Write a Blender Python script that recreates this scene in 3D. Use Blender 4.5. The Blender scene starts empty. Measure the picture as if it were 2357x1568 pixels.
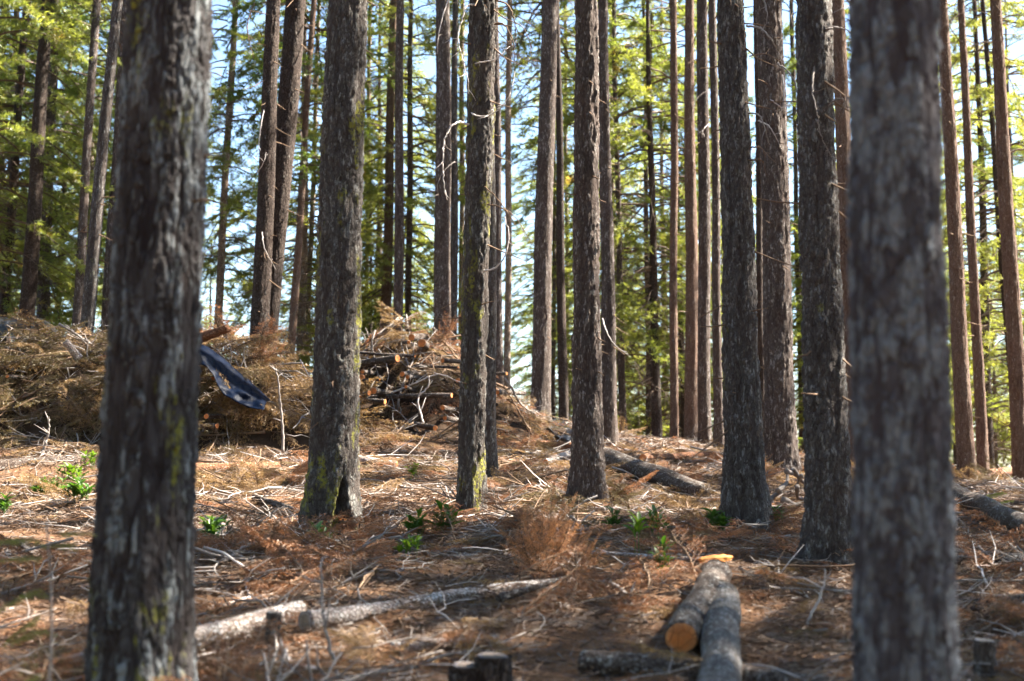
import bpy, math, random
import numpy as np
from mathutils import Vector, Matrix

# ------------------------------------------------------------------ camera, sky, sun, exposure
SC = bpy.context.scene
COL = SC.collection
FPX, CXP, CYP = 3273.0, 1178.5, 784.0          # focal length and centre of a 2357 x 1568 frame
PITCH = math.radians(5.5)
CAMZ = 1.45
cam_d = bpy.data.cameras.new('camera')
cam = bpy.data.objects.new('camera', cam_d); COL.objects.link(cam)
cam.location = (0, 0, CAMZ)
cam.rotation_euler = (math.pi / 2 + PITCH, 0, 0)
cam_d.sensor_width = 36.0
cam_d.lens = FPX / 2357.0 * 36.0
cam_d.clip_start = 0.05
cam_d.clip_end = 4000
cam_d.dof.use_dof = True
cam_d.dof.focus_distance = 14.2
cam_d.dof.aperture_fstop = 1.9
cam_d.dof.aperture_blades = 0
SC.camera = cam

SUN_AZ, SUN_EL = math.radians(74), math.radians(47)   # azimuth clockwise from the view direction (+Y)
world = bpy.data.worlds.new('World'); SC.world = world; world.use_nodes = True
wn = world.node_tree; bg = wn.nodes['Background']
sky = wn.nodes.new('ShaderNodeTexSky'); sky.sky_type = 'NISHITA'; sky.sun_disc = False
sky.sun_elevation = SUN_EL; sky.sun_rotation = SUN_AZ
sky.air_density = 1.0; sky.dust_density = 0.5; sky.ozone_density = 2.5
wn.links.new(sky.outputs[0], bg.inputs[0]); bg.inputs[1].default_value = 0.05
sun_d = bpy.data.lights.new('sun', 'SUN'); sun_d.energy = 5.0; sun_d.angle = math.radians(0.55)
sun_d.color = (1.0, 0.90, 0.76)
sun = bpy.data.objects.new('sun', sun_d); COL.objects.link(sun)
sdir = Vector((math.sin(SUN_AZ) * math.cos(SUN_EL), math.cos(SUN_AZ) * math.cos(SUN_EL), math.sin(SUN_EL)))
sun.rotation_euler = sdir.to_track_quat('Z', 'Y').to_euler()
sun.location = (20, 10, 30)
vs = SC.view_settings
vs.view_transform = 'Standard'; vs.look = 'None'; vs.gamma = 1.0; vs.exposure = 3.22
vs.use_curve_mapping = False
SC.cycles.max_bounces = 4; SC.cycles.diffuse_bounces = 2; SC.cycles.transmission_bounces = 3
SC.cycles.glossy_bounces = 2; SC.cycles.use_denoising = True
SC.cycles.use_adaptive_sampling = True; SC.cycles.adaptive_threshold = 0.035
SC.cycles.caustics_reflective = False; SC.cycles.caustics_refractive = False

random.seed(7)
RNG = np.random.default_rng(7)

# ------------------------------------------------------------------ noise
def _hash(ix, iy, iz, s=0):
    M = np.uint32
    h = (ix.astype(np.int64).astype(M) * M(374761393)) ^ (iy.astype(np.int64).astype(M) * M(668265263)) ^ \
        (iz.astype(np.int64).astype(M) * M(2147483647 ^ 0x5bd1e995)) ^ M((s * 974711 + 1013) & 0xffffffff)
    h = (h ^ (h >> M(13))) * M(1274126177)
    h = (h ^ (h >> M(16))) * M(2246822519)
    return (h ^ (h >> M(15))).astype(np.float64) / 4294967295.0

def vnoise(p, s=0):
    i = np.floor(p); f = p - i; f = f * f * (3 - 2 * f); i = i.astype(np.int64)
    r = 0
    for dx in (0, 1):
        for dy in (0, 1):
            for dz in (0, 1):
                w = (f[:, 0] if dx else 1 - f[:, 0]) * (f[:, 1] if dy else 1 - f[:, 1]) * (f[:, 2] if dz else 1 - f[:, 2])
                r = r + w * _hash(i[:, 0] + dx, i[:, 1] + dy, i[:, 2] + dz, s)
    return r

def fbm(p, oct=3, s=0):
    a, r, t = 1.0, 0, 0
    for k in range(oct):
        r = r + a * vnoise(p * 2 ** k, s + k); t += a; a *= 0.5
    return r / t

def worley(p, s=0):
    i = np.floor(p).astype(np.int64); n = len(p)
    f1 = np.full(n, 9.0); f2 = np.full(n, 9.0); cid = np.zeros(n)
    for dx in (-1, 0, 1):
        for dy in (-1, 0, 1):
            for dz in (-1, 0, 1):
                c = i + np.array([dx, dy, dz])
                q = np.stack([_hash(c[:, 0], c[:, 1], c[:, 2], s + k) for k in range(3)], 1)
                d = np.sqrt(((c + q - p) ** 2).sum(1))
                cl = d < f1
                f2 = np.where(cl, f1, np.minimum(f2, d))
                cid = np.where(cl, q[:, 0], cid)
                f1 = np.where(cl, d, f1)
    return f1, f2, cid

def sstep(a, b, x):
    t = np.clip((x - a) / (b - a), 0, 1)
    return t * t * (3 - 2 * t)

# ------------------------------------------------------------------ terrain function
_py = np.linspace(-80, 420, 2501)
_pz = np.interp(_py, [-80, -20, 0, 3, 6, 9, 12, 15, 18, 21, 24, 27, 30, 34, 40, 60, 100, 420],
                [-3.5, -2.2, -1.45, -1.18, -0.92, -0.63, -0.39, -0.19, 0.03, 0.33, 0.60, 0.68, 0.55, 0.1, -1.2, -6, -13, -14])
_k = np.exp(-0.5 * (np.arange(-15, 16) * 0.2 / 1.0) ** 2); _k /= _k.sum()
_pz = np.convolve(np.pad(_pz, 15, mode='edge'), _k, 'valid')

def gz(x, y, bumps=True):
    x = np.atleast_1d(np.asarray(x, float)); y = np.atleast_1d(np.asarray(y, float))
    z = np.interp(y, _py, _pz) + CAMZ
    tilt = -0.13 * (np.clip(x, -5.5, 10) - 2.8)
    z = z + tilt * sstep(11, 25, y) * (1 - sstep(31, 46, y))
    if bumps:
        w = (1 - sstep(60, 120, y))
        q = np.stack([x, y, np.zeros_like(x)], 1)
        z = z + w * (0.16 * (fbm(q * 0.9, 2, 3) - 0.5) + 0.10 * (fbm(q * 3.1, 2, 9) - 0.5))
    return z

def gz1(x, y):
    return float(gz(x, y)[0])

def ray(px, py):
    u, v = (px - CXP) / FPX, (CYP - py) / FPX
    d = Vector((u, math.cos(PITCH) - v * math.sin(PITCH), math.sin(PITCH) + v * math.cos(PITCH)))
    return d / d.y
def at(px, py, Y):
    d = ray(px, py); return Vector((d.x * Y, Y, CAMZ + d.z * Y))
def hit(px, py, fn=None, y0=2.5, y1=29.0):
    fn = fn or gz
    d = ray(px, py); ys = np.arange(y0, y1, 0.03)
    below = (CAMZ + d.z * ys) < fn(d.x * ys, ys)
    k = int(np.argmax(below)) if below.any() else len(ys) - 1
    return at(px, py, float(ys[k]))
def pxm(Y):                       # metres for one frame pixel at depth Y
    return Y / FPX

# ------------------------------------------------------------------ mesh helpers
def mesh_np(name, V, F, mats=(), mi=None, smooth=False, attrs=None):
    V = np.asarray(V, np.float32); 
    me = bpy.data.meshes.new(name)
    Fs = F if isinstance(F, (list, tuple)) else [F]
    Fs = [np.asarray(f, np.int32) for f in Fs if len(f)]
    me.vertices.add(len(V)); me.vertices.foreach_set('co', V.ravel())
    loops = np.concatenate([f.ravel() for f in Fs])
    cnt = np.concatenate([np.full(len(f), f.shape[1], np.int32) for f in Fs])
    st = np.concatenate([[0], np.cumsum(cnt)[:-1]]).astype(np.int32)
    me.loops.add(len(loops)); me.loops.foreach_set('vertex_index', loops)
    me.polygons.add(len(cnt)); me.polygons.foreach_set('loop_start', st)
    try: me.polygons.foreach_set('loop_total', cnt)
    except Exception: pass
    for m in mats: me.materials.append(m)
    if mi is not None: me.polygons.foreach_set('material_index', np.asarray(mi, np.int32))
    me.polygons.foreach_set('use_smooth', np.full(len(cnt), bool(smooth)))
    if attrs:
        for k, a in attrs.items():
            at_ = me.attributes.new(k, 'FLOAT', 'POINT'); at_.data.foreach_set('value', np.asarray(a, np.float32))
    me.update(calc_edges=True); me.validate()
    return me

def tag(o, label=None, cat=None, group=None, kind=None):
    if label: o['label'] = label
    if cat: o['category'] = cat
    if group: o['group'] = group
    if kind: o['kind'] = kind
    return o
def obj(name, me, parent=None, loc=(0, 0, 0)):
    o = bpy.data.objects.new(name, me); COL.objects.link(o); o.location = loc
    if parent: o.parent = parent
    return o
def empty(name, loc, label, cat, group=None):
    o = bpy.data.objects.new(name, None); COL.objects.link(o); o.location = loc
    o.empty_display_size = 0.2
    return tag(o, label, cat, group)

class MB:
    """collects tubes and triangles with a material index"""
    def __init__(s): s.V = []; s.Q = []; s.T = []; s.qm = []; s.tm = []; s.n = 0
    def tube(s, P, R, k=4, m=0, cap=True):
        P = np.asarray(P, float); n = len(P); R = np.broadcast_to(np.asarray(R, float), (n,))
        T = np.gradient(P, axis=0); T /= np.linalg.norm(T, axis=1)[:, None] + 1e-9
        ref = np.array([0.31, 0.22, 0.92]) if abs(T[0, 2]) < 0.9 else np.array([0.95, 0.2, 0.1])
        A = np.cross(T, ref); A /= np.linalg.norm(A, axis=1)[:, None] + 1e-9
        B = np.cross(T, A)
        th = np.arange(k) * 2 * np.pi / k
        ring = P[:, None, :] + R[:, None, None] * (np.cos(th)[None, :, None] * A[:, None, :] + np.sin(th)[None, :, None] * B[:, None, :])
        s.V.append(ring.reshape(-1, 3))
        i = np.arange(n - 1)[:, None] * k; j = np.arange(k)[None, :]; j2 = (j + 1) % k
        q = np.stack([i + j, i + j2, i + k + j2, i + k + j], -1).reshape(-1, 4) + s.n
        s.Q.append(q); s.qm.append(np.full(len(q), m))
        s.n += n * k
        if cap:
            for e in (0, n - 1):
                s.V.append(P[e:e + 1]); b = s.n - 0
                idx = (s.n - n * k if e == 0 else s.n - n * k) 
                base = s._last(n, k, e)
                t = np.stack([base + np.arange(k), base + (np.arange(k) + 1) % k, np.full(k, s.n)], 1)
                if e == 0: t = t[:, ::-1]
                s.T.append(t); s.tm.append(np.full(k, m)); s.n += 1
                s._capn = 1 if e == 0 else 0
    _capn = 0
    def _last(s, n, k, e):
        return s.n - (n * k) - (1 if e else 0) + (e * k if e else 0)
    def tris(s, V3, m=0):
        V3 = np.asarray(V3, float).reshape(-1, 3); n = len(V3) // 3
        s.V.append(V3); t = np.arange(n * 3).reshape(-1, 3) + s.n
        s.T.append(t); s.tm.append(np.full(n, m)); s.n += n * 3
    def add(s, V, Q=None, T=None, m=0):
        s.V.append(np.asarray(V, float))
        if Q is not None: s.Q.append(np.asarray(Q) + s.n); s.qm.append(np.full(len(Q), m))
        if T is not None: s.T.append(np.asarray(T) + s.n); s.tm.append(np.full(len(T), m))
        s.n += len(V)
    def mesh(s, name, mats, smooth=False):
        Q = np.concatenate(s.Q) if s.Q else np.zeros((0, 4), int)
        T = np.concatenate(s.T) if s.T else np.zeros((0, 3), int)
        mi = np.concatenate((s.qm if len(Q) else []) + (s.tm if len(T) else []))
        return mesh_np(name, np.concatenate(s.V), [Q, T], mats, mi, smooth)

def curve_pts(P, n=14):
    """Catmull-Rom through control points"""
    P = np.asarray([tuple(p) for p in P], float)
    if len(P) == 2: return P[0] + np.linspace(0, 1, n)[:, None] * (P[1] - P[0])
    Q = np.vstack([2 * P[0] - P[1], P, 2 * P[-1] - P[-2]])
    out = []; m = len(P) - 1
    for t in np.linspace(0, m - 1e-6, n):
        i = int(t); f = t - i
        a, b, c, d = Q[i:i + 4]
        out.append(0.5 * (2 * b + (c - a) * f + (2 * a - 5 * b + 4 * c - d) * f * f + (3 * b - a - 3 * c + d) * f ** 3))
    return np.array(out)

# ------------------------------------------------------------------ materials
def newmat(name):
    m = bpy.data.materials.new(name); m.use_nodes = True
    nt = m.node_tree; b = nt.nodes['Principled BSDF']
    return m, nt, b
def nd(nt, t, **kw):
    n = nt.nodes.new(t)
    for k, v in kw.items():
        if k.startswith('i_'):
            key = k[2:]; key = int(key) if key.isdigit() else key
            n.inputs[key].default_value = v
        else: setattr(n, k, v)
    return n
def ramp(nt, src, stops, interp='LINEAR'):
    r = nd(nt, 'ShaderNodeValToRGB'); r.color_ramp.interpolation = interp
    els = r.color_ramp.elements
    while len(els) < len(stops): els.new(0.5)
    for e, (p, c) in zip(els, stops):
        e.position = p; e.color = (c, c, c, 1) if isinstance(c, (int, float)) else (*c, 1)
    nt.links.new(src, r.inputs[0]); return r.outputs[0]
def noise(nt, vec, scale, detail=3, rough=0.6, out=0):
    n = nd(nt, 'ShaderNodeTexNoise'); n.inputs['Scale'].default_value = scale
    n.inputs['Detail'].default_value = detail; n.inputs['Roughness'].default_value = rough
    nt.links.new(vec, n.inputs['Vector']); return n.outputs[out]
def mixc(nt, fac, a, b, mode='MIX'):
    n = nd(nt, 'ShaderNodeMix', data_type='RGBA', blend_type=mode)
    for s, v in ((n.inputs[0], fac), (n.inputs[6], a), (n.inputs[7], b)):
        if hasattr(v, 'is_linked') or hasattr(v, 'links'): nt.links.new(v, s)
        else: s.default_value = v if isinstance(v, (int, float)) else (*v, 1)
    return n.outputs[2]
def mth(nt, op, a, b=0.0):
    n = nd(nt, 'ShaderNodeMath', operation=op)
    for s, v in ((n.inputs[0], a), (n.inputs[1], b)):
        if hasattr(v, 'links'): nt.links.new(v, s)
        else: s.default_value = v
    return n.outputs[0]
def objvec(nt, rnd=True, scale=(1, 1, 1)):
    tc = nd(nt, 'ShaderNodeTexCoord'); v = tc.outputs['Object']
    if rnd:
        oi = nd(nt, 'ShaderNodeObjectInfo'); a = nd(nt, 'ShaderNodeVectorMath', operation='ADD')
        k = mth(nt, 'MULTIPLY', oi.outputs['Random'], 37.0)
        nt.links.new(v, a.inputs[0]); nt.links.new(k, a.inputs[1]); v = a.outputs[0]
    mp = nd(nt, 'ShaderNodeMapping'); mp.inputs['Scale'].default_value = scale
    nt.links.new(v, mp.inputs['Vector']); return mp.outputs[0]

def bark_mat(name, furrow, plate, lichen, lich_lo=0.52, moss=0.0, bump=0.5, lscale=16, zs=0.4, flake=42, seamk=1.0):
    m, nt, b = newmat(name)
    at_ = nd(nt, 'ShaderNodeAttribute', attribute_name='bark')
    v = objvec(nt, True); vz = objvec(nt, True, (1, 1, zs))
    n_lo = noise(nt, v, 2.2, 3); n_f = noise(nt, vz, 55, 4, 0.7); n_l = noise(nt, vz, lscale, 5, 0.68)
    # small flakes: warped cells with dark seams
    wv = nd(nt, 'ShaderNodeVectorMath', operation='ADD'); wn_ = nd(nt, 'ShaderNodeVectorMath', operation='SCALE'); wn_.inputs['Scale'].default_value = 0.035
    nt.links.new(noise(nt, vz, 26, 3, 0.6, 1), wn_.inputs[0]); nt.links.new(vz, wv.inputs[0]); nt.links.new(wn_.outputs[0], wv.inputs[1])
    vo = nd(nt, 'ShaderNodeTexVoronoi', feature='DISTANCE_TO_EDGE'); vo.inputs['Scale'].default_value = flake; nt.links.new(wv.outputs[0], vo.inputs['Vector'])
    vc = nd(nt, 'ShaderNodeTexVoronoi', feature='F1'); vc.inputs['Scale'].default_value = flake; nt.links.new(wv.outputs[0], vc.inputs['Vector'])
    seam = ramp(nt, vo.outputs['Distance'], [(0.02, 0.0), (0.16, 1.0)])
    cell = nd(nt, 'ShaderNodeSeparateColor'); nt.links.new(vc.outputs['Color'], cell.inputs[0])
    mid = tuple(0.5 * (f + p) for f, p in zip(furrow, plate))
    c = ramp(nt, at_.outputs['Fac'], [(0.14, furrow), (0.36, mid), (0.62, plate)])
    c = mixc(nt, ramp(nt, n_f, [(0.3, 0.0), (0.75, 0.5)]), c, tuple(0.5 * x for x in plate))
    c = mixc(nt, ramp(nt, n_lo, [(0.35, 0.0), (0.7, 0.5)]), c, (plate[0] * 1.15, plate[1] * 0.86, plate[2] * 0.72))
    c = mixc(nt, mth(nt, 'MULTIPLY', cell.outputs[0], 0.6), c, tuple(1.5 * x for x in plate))
    lf = mth(nt, 'ADD', n_l, mth(nt, 'MULTIPLY', mth(nt, 'SUBTRACT', cell.outputs[1], 0.5), 0.16))
    lm = mth(nt, 'MULTIPLY', ramp(nt, lf, [(lich_lo, 0.0), (lich_lo + 0.07, 1.0)]), ramp(nt, at_.outputs['Fac'], [(0.2, 0.0), (0.42, 0.9)]))
    c = mixc(nt, lm, c, lichen)
    c = mixc(nt, mth(nt, 'ADD', 1 - seamk, mth(nt, 'MULTIPLY', seam, seamk)), furrow, c)
    if moss > 0:
        n_m = noise(nt, vz, 5.5, 5, 0.6); n_m2 = noise(nt, v, 38, 2)
        mm = mth(nt, 'MULTIPLY', ramp(nt, n_m, [(0.72 - moss * 0.2, 0.0), (0.78 - moss * 0.2, 1.0)]), ramp(nt, n_m2, [(0.4, 0.0), (0.55, 0.9)]))
        c = mixc(nt, mm, c, (0.19, 0.185, 0.03))
    nt.links.new(c, b.inputs['Base Color'])
    b.inputs['Roughness'].default_value = 0.9; b.inputs['Specular IOR Level'].default_value = 0.2
    bp = nd(nt, 'ShaderNodeBump'); bp.inputs['Strength'].default_value = min(1.0, bump * 1.5); bp.inputs['Distance'].default_value = 0.014
    h = mth(nt, 'ADD', mth(nt, 'MULTIPLY', n_f, 0.5), mth(nt, 'MULTIPLY', mth(nt, 'MULTIPLY', seam, seamk), mth(nt, 'ADD', 0.5, mth(nt, 'MULTIPLY', cell.outputs[2], 0.6))))
    nt.links.new(h, bp.inputs['Height']); nt.links.new(bp.outputs[0], b.inputs['Normal'])
    return m

def leaf_mat(name, c1, c2, trans=0.45, tc=None, nscale=0.7, yellow=None):
    m, nt, b = newmat(name); nt.nodes.remove(b)
    out = nt.nodes['Material Output']
    oi = nd(nt, 'ShaderNodeObjectInfo'); ge = nd(nt, 'ShaderNodeNewGeometry')
    n = noise(nt, ge.outputs['Position'], nscale, 4, 0.7)
    f = mth(nt, 'ADD', mth(nt, 'MULTIPLY', oi.outputs['Random'], 0.45), mth(nt, 'MULTIPLY', ramp(nt, n, [(0.3, 0.0), (0.7, 1.0)]), 0.55))
    c = mixc(nt, f, c1, c2)
    if yellow:
        n2 = noise(nt, ge.outputs['Position'], 1.3, 3, 0.6)
        c = mixc(nt, ramp(nt, n2, [(0.60, 0.0), (0.70, 0.7)]), c, yellow)
    d = nd(nt, 'ShaderNodeBsdfDiffuse'); t = nd(nt, 'ShaderNodeBsdfTranslucent'); mx = nd(nt, 'ShaderNodeMixShader')
    nt.links.new(c, d.inputs[0])
    ct = mixc(nt, 1.0, c, tc or (1.25, 1.2, 0.7), 'MULTIPLY'); nt.links.new(ct, t.inputs[0])
    mx.inputs[0].default_value = trans
    nt.links.new(d.outputs[0], mx.inputs[1]); nt.links.new(t.outputs[0], mx.inputs[2])
    g = nd(nt, 'ShaderNodeBsdfGlossy'); g.inputs['Roughness'].default_value = 0.45
    mx2 = nd(nt, 'ShaderNodeMixShader'); mx2.inputs[0].default_value = 0.05
    nt.links.new(mx.outputs[0], mx2.inputs[1]); nt.links.new(g.outputs[0], mx2.inputs[2])
    nt.links.new(mx2.outputs[0], out.inputs[0])
    return m

def plain_mat(name, c1, c2, scale=8, rough=0.85, bump=0.3, spec=0.25, zs=1.0, rnd_mix=0.4):
    m, nt, b = newmat(name)
    v = objvec(nt, True, (1, 1, zs)); n = noise(nt, v, scale, 4, 0.65)
    oi = nd(nt, 'ShaderNodeObjectInfo')
    f = mth(nt, 'ADD', mth(nt, 'MULTIPLY', oi.outputs['Random'], rnd_mix), mth(nt, 'MULTIPLY', ramp(nt, n, [(0.3, 0.0), (0.7, 1.0)]), 1 - rnd_mix))
    nt.links.new(mixc(nt, f, c1, c2), b.inputs['Base Color'])
    b.inputs['Roughness'].default_value = rough; b.inputs['Specular IOR Level'].default_value = spec
    if bump:
        bp = nd(nt, 'ShaderNodeBump'); bp.inputs['Strength'].default_value = bump; bp.inputs['Distance'].default_value = 0.01
        nt.links.new(noise(nt, v, scale * 6, 3), bp.inputs['Height']); nt.links.new(bp.outputs[0], b.inputs['Normal'])
    return m

def cut_mat(name, c1, c2):
    m, nt, b = newmat(name)
    tc = nd(nt, 'ShaderNodeTexCoord'); v = tc.outputs['Object']
    mp = nd(nt, 'ShaderNodeMapping'); mp.inputs['Scale'].default_value = (1, 1, 0); nt.links.new(v, mp.inputs[0])
    ln = nd(nt, 'ShaderNodeVectorMath', operation='LENGTH'); nt.links.new(mp.outputs[0], ln.inputs[0])
    r = mth(nt, 'ADD', mth(nt, 'MULTIPLY', ln.outputs['Value'], 620.0), mth(nt, 'MULTIPLY', noise(nt, mp.outputs[0], 14, 2), 9.0))
    s = mth(nt, 'SINE', r); f = ramp(nt, mth(nt, 'ADD', mth(nt, 'MULTIPLY', s, 0.25), noise(nt, mp.outputs[0], 22, 3)), [(0.25, 0.0), (0.85, 1.0)])
    c = mixc(nt, f, c1, c2)
    rf = nd(nt, 'ShaderNodeAttribute', attribute_name='rf')
    c = mixc(nt, ramp(nt, rf.outputs['Fac'], [(0.6, 0.0), (0.88, 0.55)]), c, tuple(min(0.8, 0.25 * x + 0.8 * y_) for x, y_ in zip(c1, (c2[0], c2[1] * 1.35, c2[2] * 2.2))))
    c = mixc(nt, ramp(nt, rf.outputs['Fac'], [(0.93, 0.0), (0.985, 1.0)]), c, (0.07, 0.045, 0.03))
    c = mixc(nt, ramp(nt, noise(nt, mp.outputs[0], 9, 5, 0.7), [(0.45, 0.0), (0.75, 0.75)]), c, tuple(0.35 * x + 0.03 for x in c1))
    wv = nd(nt, 'ShaderNodeTexVoronoi', feature='DISTANCE_TO_EDGE'); wv.inputs['Scale'].default_value = 16; nt.links.new(mp.outputs[0], wv.inputs['Vector'])
    c = mixc(nt, ramp(nt, wv.outputs['Distance'], [(0.0, 0.8), (0.035, 0.0)]), c, tuple(0.2 * x for x in c1))
    nt.links.new(c, b.inputs['Base Color']); b.inputs['Roughness'].default_value = 0.8
    return m

M = {}
M['bark_near_left'] = bark_mat('bark_near_left', (0.017, 0.011, 0.0105), (0.052, 0.05, 0.051), (0.20, 0.22, 0.23), 0.51, 0.6, 0.6, 10, 0.24, 24, 0.55)
M['bark_near_right'] = bark_mat('bark_near_right', (0.03, 0.024, 0.027), (0.06, 0.061, 0.072), (0.17, 0.19, 0.215), 0.46, 0.3, 0.7, 17, 0.4, 30, 0.4)
M['bark_grey'] = bark_mat('bark_grey', (0.022, 0.016, 0.0145), (0.076, 0.07, 0.067), (0.20, 0.203, 0.20), 0.545, 0.3, 0.6, 30, 0.36, 60, 0.5)
M['bark_mossy'] = bark_mat('bark_mossy', (0.022, 0.016, 0.0135), (0.076, 0.069, 0.064), (0.20, 0.20, 0.19), 0.54, 0.84, 0.6, 30, 0.36, 60, 0.5)
M['bark_brown'] = bark_mat('bark_brown', (0.028, 0.019, 0.016), (0.085, 0.07, 0.063), (0.27, 0.25, 0.235), 0.55, 0.1, 0.6, 30, 0.34, 60, 0.5)
M['bark_red'] = bark_mat('bark_red', (0.06, 0.032, 0.022), (0.14, 0.10, 0.078), (0.27, 0.235, 0.20), 0.60, 0.12, 0.6, 28, 0.34, 54, 0.5)
M['bark_dark'] = bark_mat('bark_dark', (0.022, 0.015, 0.012), (0.06, 0.047, 0.04), (0.14, 0.13, 0.12), 0.6, 0.1, 0.5, 15, 0.4)
M['bark_pale'] = bark_mat('bark_pale', (0.10, 0.07, 0.05), (0.24, 0.2, 0.16), (0.42, 0.4, 0.36), 0.54, 0.25, 0.4, 12, 0.4)
M['log_bark'] = bark_mat('log_bark', (0.035, 0.022, 0.016), (0.105, 0.09, 0.08), (0.26, 0.255, 0.245), 0.53, 0.05, 0.5, 22, 1.0)
M['log_grey'] = bark_mat('log_grey', (0.05, 0.042, 0.038), (0.12, 0.115, 0.112), (0.25, 0.255, 0.26), 0.50, 0.0, 0.5, 20, 1.0)
M['log_pale'] = bark_mat('log_pale', (0.12, 0.092, 0.075), (0.33, 0.295, 0.28), (0.46, 0.45, 0.44), 0.48, 0.0, 0.4, 14, 1.0)
M['log_rotten'] = bark_mat('log_rotten', (0.10, 0.04, 0.02), (0.27, 0.14, 0.08), (0.35, 0.25, 0.18), 0.6, 0.0, 0.6, 12, 1.0)
M['cut_wood'] = cut_mat('cut_wood', (0.48, 0.125, 0.022), (0.62, 0.235, 0.06))
M['cut_dark'] = cut_mat('cut_dark', (0.06, 0.045, 0.035), (0.13, 0.1, 0.08))
M['cut_old'] = cut_mat('cut_old', (0.20, 0.15, 0.11), (0.36, 0.28, 0.2))
M['split_wood'] = plain_mat('split_wood', (0.58, 0.19, 0.04), (0.75, 0.34, 0.10), 14, 0.7, 0.3)
M['twig_grey'] = plain_mat('twig_grey', (0.11, 0.09, 0.08), (0.34, 0.31, 0.29), 12, 0.8, 0.0, 0.3, 1.0, 0.65)
M['twig_brown'] = plain_mat('twig_brown', (0.09, 0.055, 0.035), (0.22, 0.15, 0.1), 12, 0.85, 0.0, 0.2, 1.0, 0.6)
M['twig_white'] = plain_mat('twig_white', (0.38, 0.34, 0.32), (0.58, 0.53, 0.5), 12, 0.7, 0.0, 0.35)
M['limb'] = plain_mat('limb', (0.07, 0.05, 0.04), (0.16, 0.125, 0.10), 5, 0.9, 0.0, 0.15)
M['needle_green'] = leaf_mat('needle_green', (0.092, 0.148, 0.034), (0.26, 0.285, 0.075), 0.62, (1.38, 1.27, 0.66), 0.6, (0.27, 0.18, 0.07))
M['needle_deep'] = leaf_mat('needle_deep', (0.06, 0.11, 0.025), (0.13, 0.18, 0.035), 0.55, (1.4, 1.3, 0.6), 0.6)
M['needle_tan'] = leaf_mat('needle_tan', (0.20, 0.125, 0.05), (0.36, 0.235, 0.095), 0.35, (1.1, 1.0, 0.8), 3.0)
M['needle_rust'] = leaf_mat('needle_rust', (0.20, 0.082, 0.034), (0.36, 0.17, 0.075), 0.35, (1.15, 1.0, 0.8), 3.0)
M['needle_orange'] = leaf_mat('needle_orange', (0.42, 0.20, 0.085), (0.62, 0.34, 0.165), 0.4, (1.1, 1.0, 0.85), 3.0)  # rust needles lightened to stand in for sun on the saplings
M['needle_olive'] = leaf_mat('needle_olive', (0.095, 0.078, 0.028), (0.20, 0.15, 0.06), 0.35, (1.1, 1.0, 0.8), 3.0)
M['needle_floor'] = leaf_mat('needle_floor', (0.078, 0.045, 0.029), (0.27, 0.178, 0.115), 0.15, (1, 1, 1), 1.1)
M['leaf'] = leaf_mat('leaf', (0.034, 0.10, 0.016), (0.075, 0.15, 0.024), 0.42, (1.3, 1.3, 0.5), 4.0)
M['leaf_bright'] = leaf_mat('leaf_bright', (0.07, 0.16, 0.018), (0.13, 0.22, 0.025), 0.45, (1.3, 1.2, 0.5), 4.0)
M['moss'] = leaf_mat('moss', (0.05, 0.09, 0.012), (0.13, 0.15, 0.02), 0.3, (1.1, 1.1, 0.7), 9.0)
M['wood_grey'] = plain_mat('wood_grey', (0.07, 0.056, 0.05), (0.20, 0.18, 0.17), 10, 0.8, 0.5, 0.25, 0.3, 0.1)

def tarp_mat(name, c, c2, rough=0.32, spec=0.5):
    m, nt, b = newmat(name)
    v = objvec(nt, False); n = noise(nt, v, 9, 5, 0.65)
    nt.links.new(mixc(nt, ramp(nt, n, [(0.4, 0.0), (0.72, 1.0)]), c, c2), b.inputs['Base Color'])
    b.inputs['Roughness'].default_value = rough; b.inputs['Specular IOR Level'].default_value = spec
    bp = nd(nt, 'ShaderNodeBump'); bp.inputs['Strength'].default_value = 0.35; bp.inputs['Distance'].default_value = 0.02
    nt.links.new(noise(nt, v, 24, 3), bp.inputs['Height']); nt.links.new(bp.outputs[0], b.inputs['Normal'])
    return m
M['tarp_blue'] = tarp_mat('tarp_blue', (0.0009, 0.0038, 0.013), (0.0014, 0.005, 0.016), 0.5, 0.05)
M['tarp_black'] = tarp_mat('tarp_black', (0.010, 0.012, 0.018), (0.03, 0.033, 0.042), 0.28)

def ground_mat():
    m, nt, b = newmat('forest_floor')
    ge = nd(nt, 'ShaderNodeNewGeometry'); p = ge.outputs['Position']
    n1 = noise(nt, p, 0.9, 5, 0.65); n2 = noise(nt, p, 7, 5, 0.7); n3 = noise(nt, p, 45, 3, 0.7)
    c = ramp(nt, n2, [(0.28, (0.045, 0.027, 0.018)), (0.5, (0.10, 0.054, 0.032)), (0.72, (0.20, 0.115, 0.066))])
    c = mixc(nt, ramp(nt, n1, [(0.4, 0.0), (0.65, 0.6)]), c, (0.15, 0.075, 0.04))
    c = mixc(nt, ramp(nt, n3, [(0.45, 0.0), (0.7, 0.7)]), c, (0.25, 0.16, 0.095))
    nt.links.new(c, b.inputs['Base Color']); b.inputs['Roughness'].default_value = 0.95; b.inputs['Specular IOR Level'].default_value = 0.1
    bp = nd(nt, 'ShaderNodeBump'); bp.inputs['Strength'].default_value = 0.8; bp.inputs['Distance'].default_value = 0.03
    nt.links.new(mth(nt, 'ADD', n2, mth(nt, 'MULTIPLY', n3, 0.5)), bp.inputs['Height']); nt.links.new(bp.outputs[0], b.inputs['Normal'])
    return m
M['ground'] = ground_mat()
M['heap'] = plain_mat('heap_core_shade', (0.02, 0.013, 0.009), (0.055, 0.034, 0.021), 9, 0.95, 0.9, 0.1)  # dark debris tone, also painting the deep shadow gaps of the piles

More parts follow.
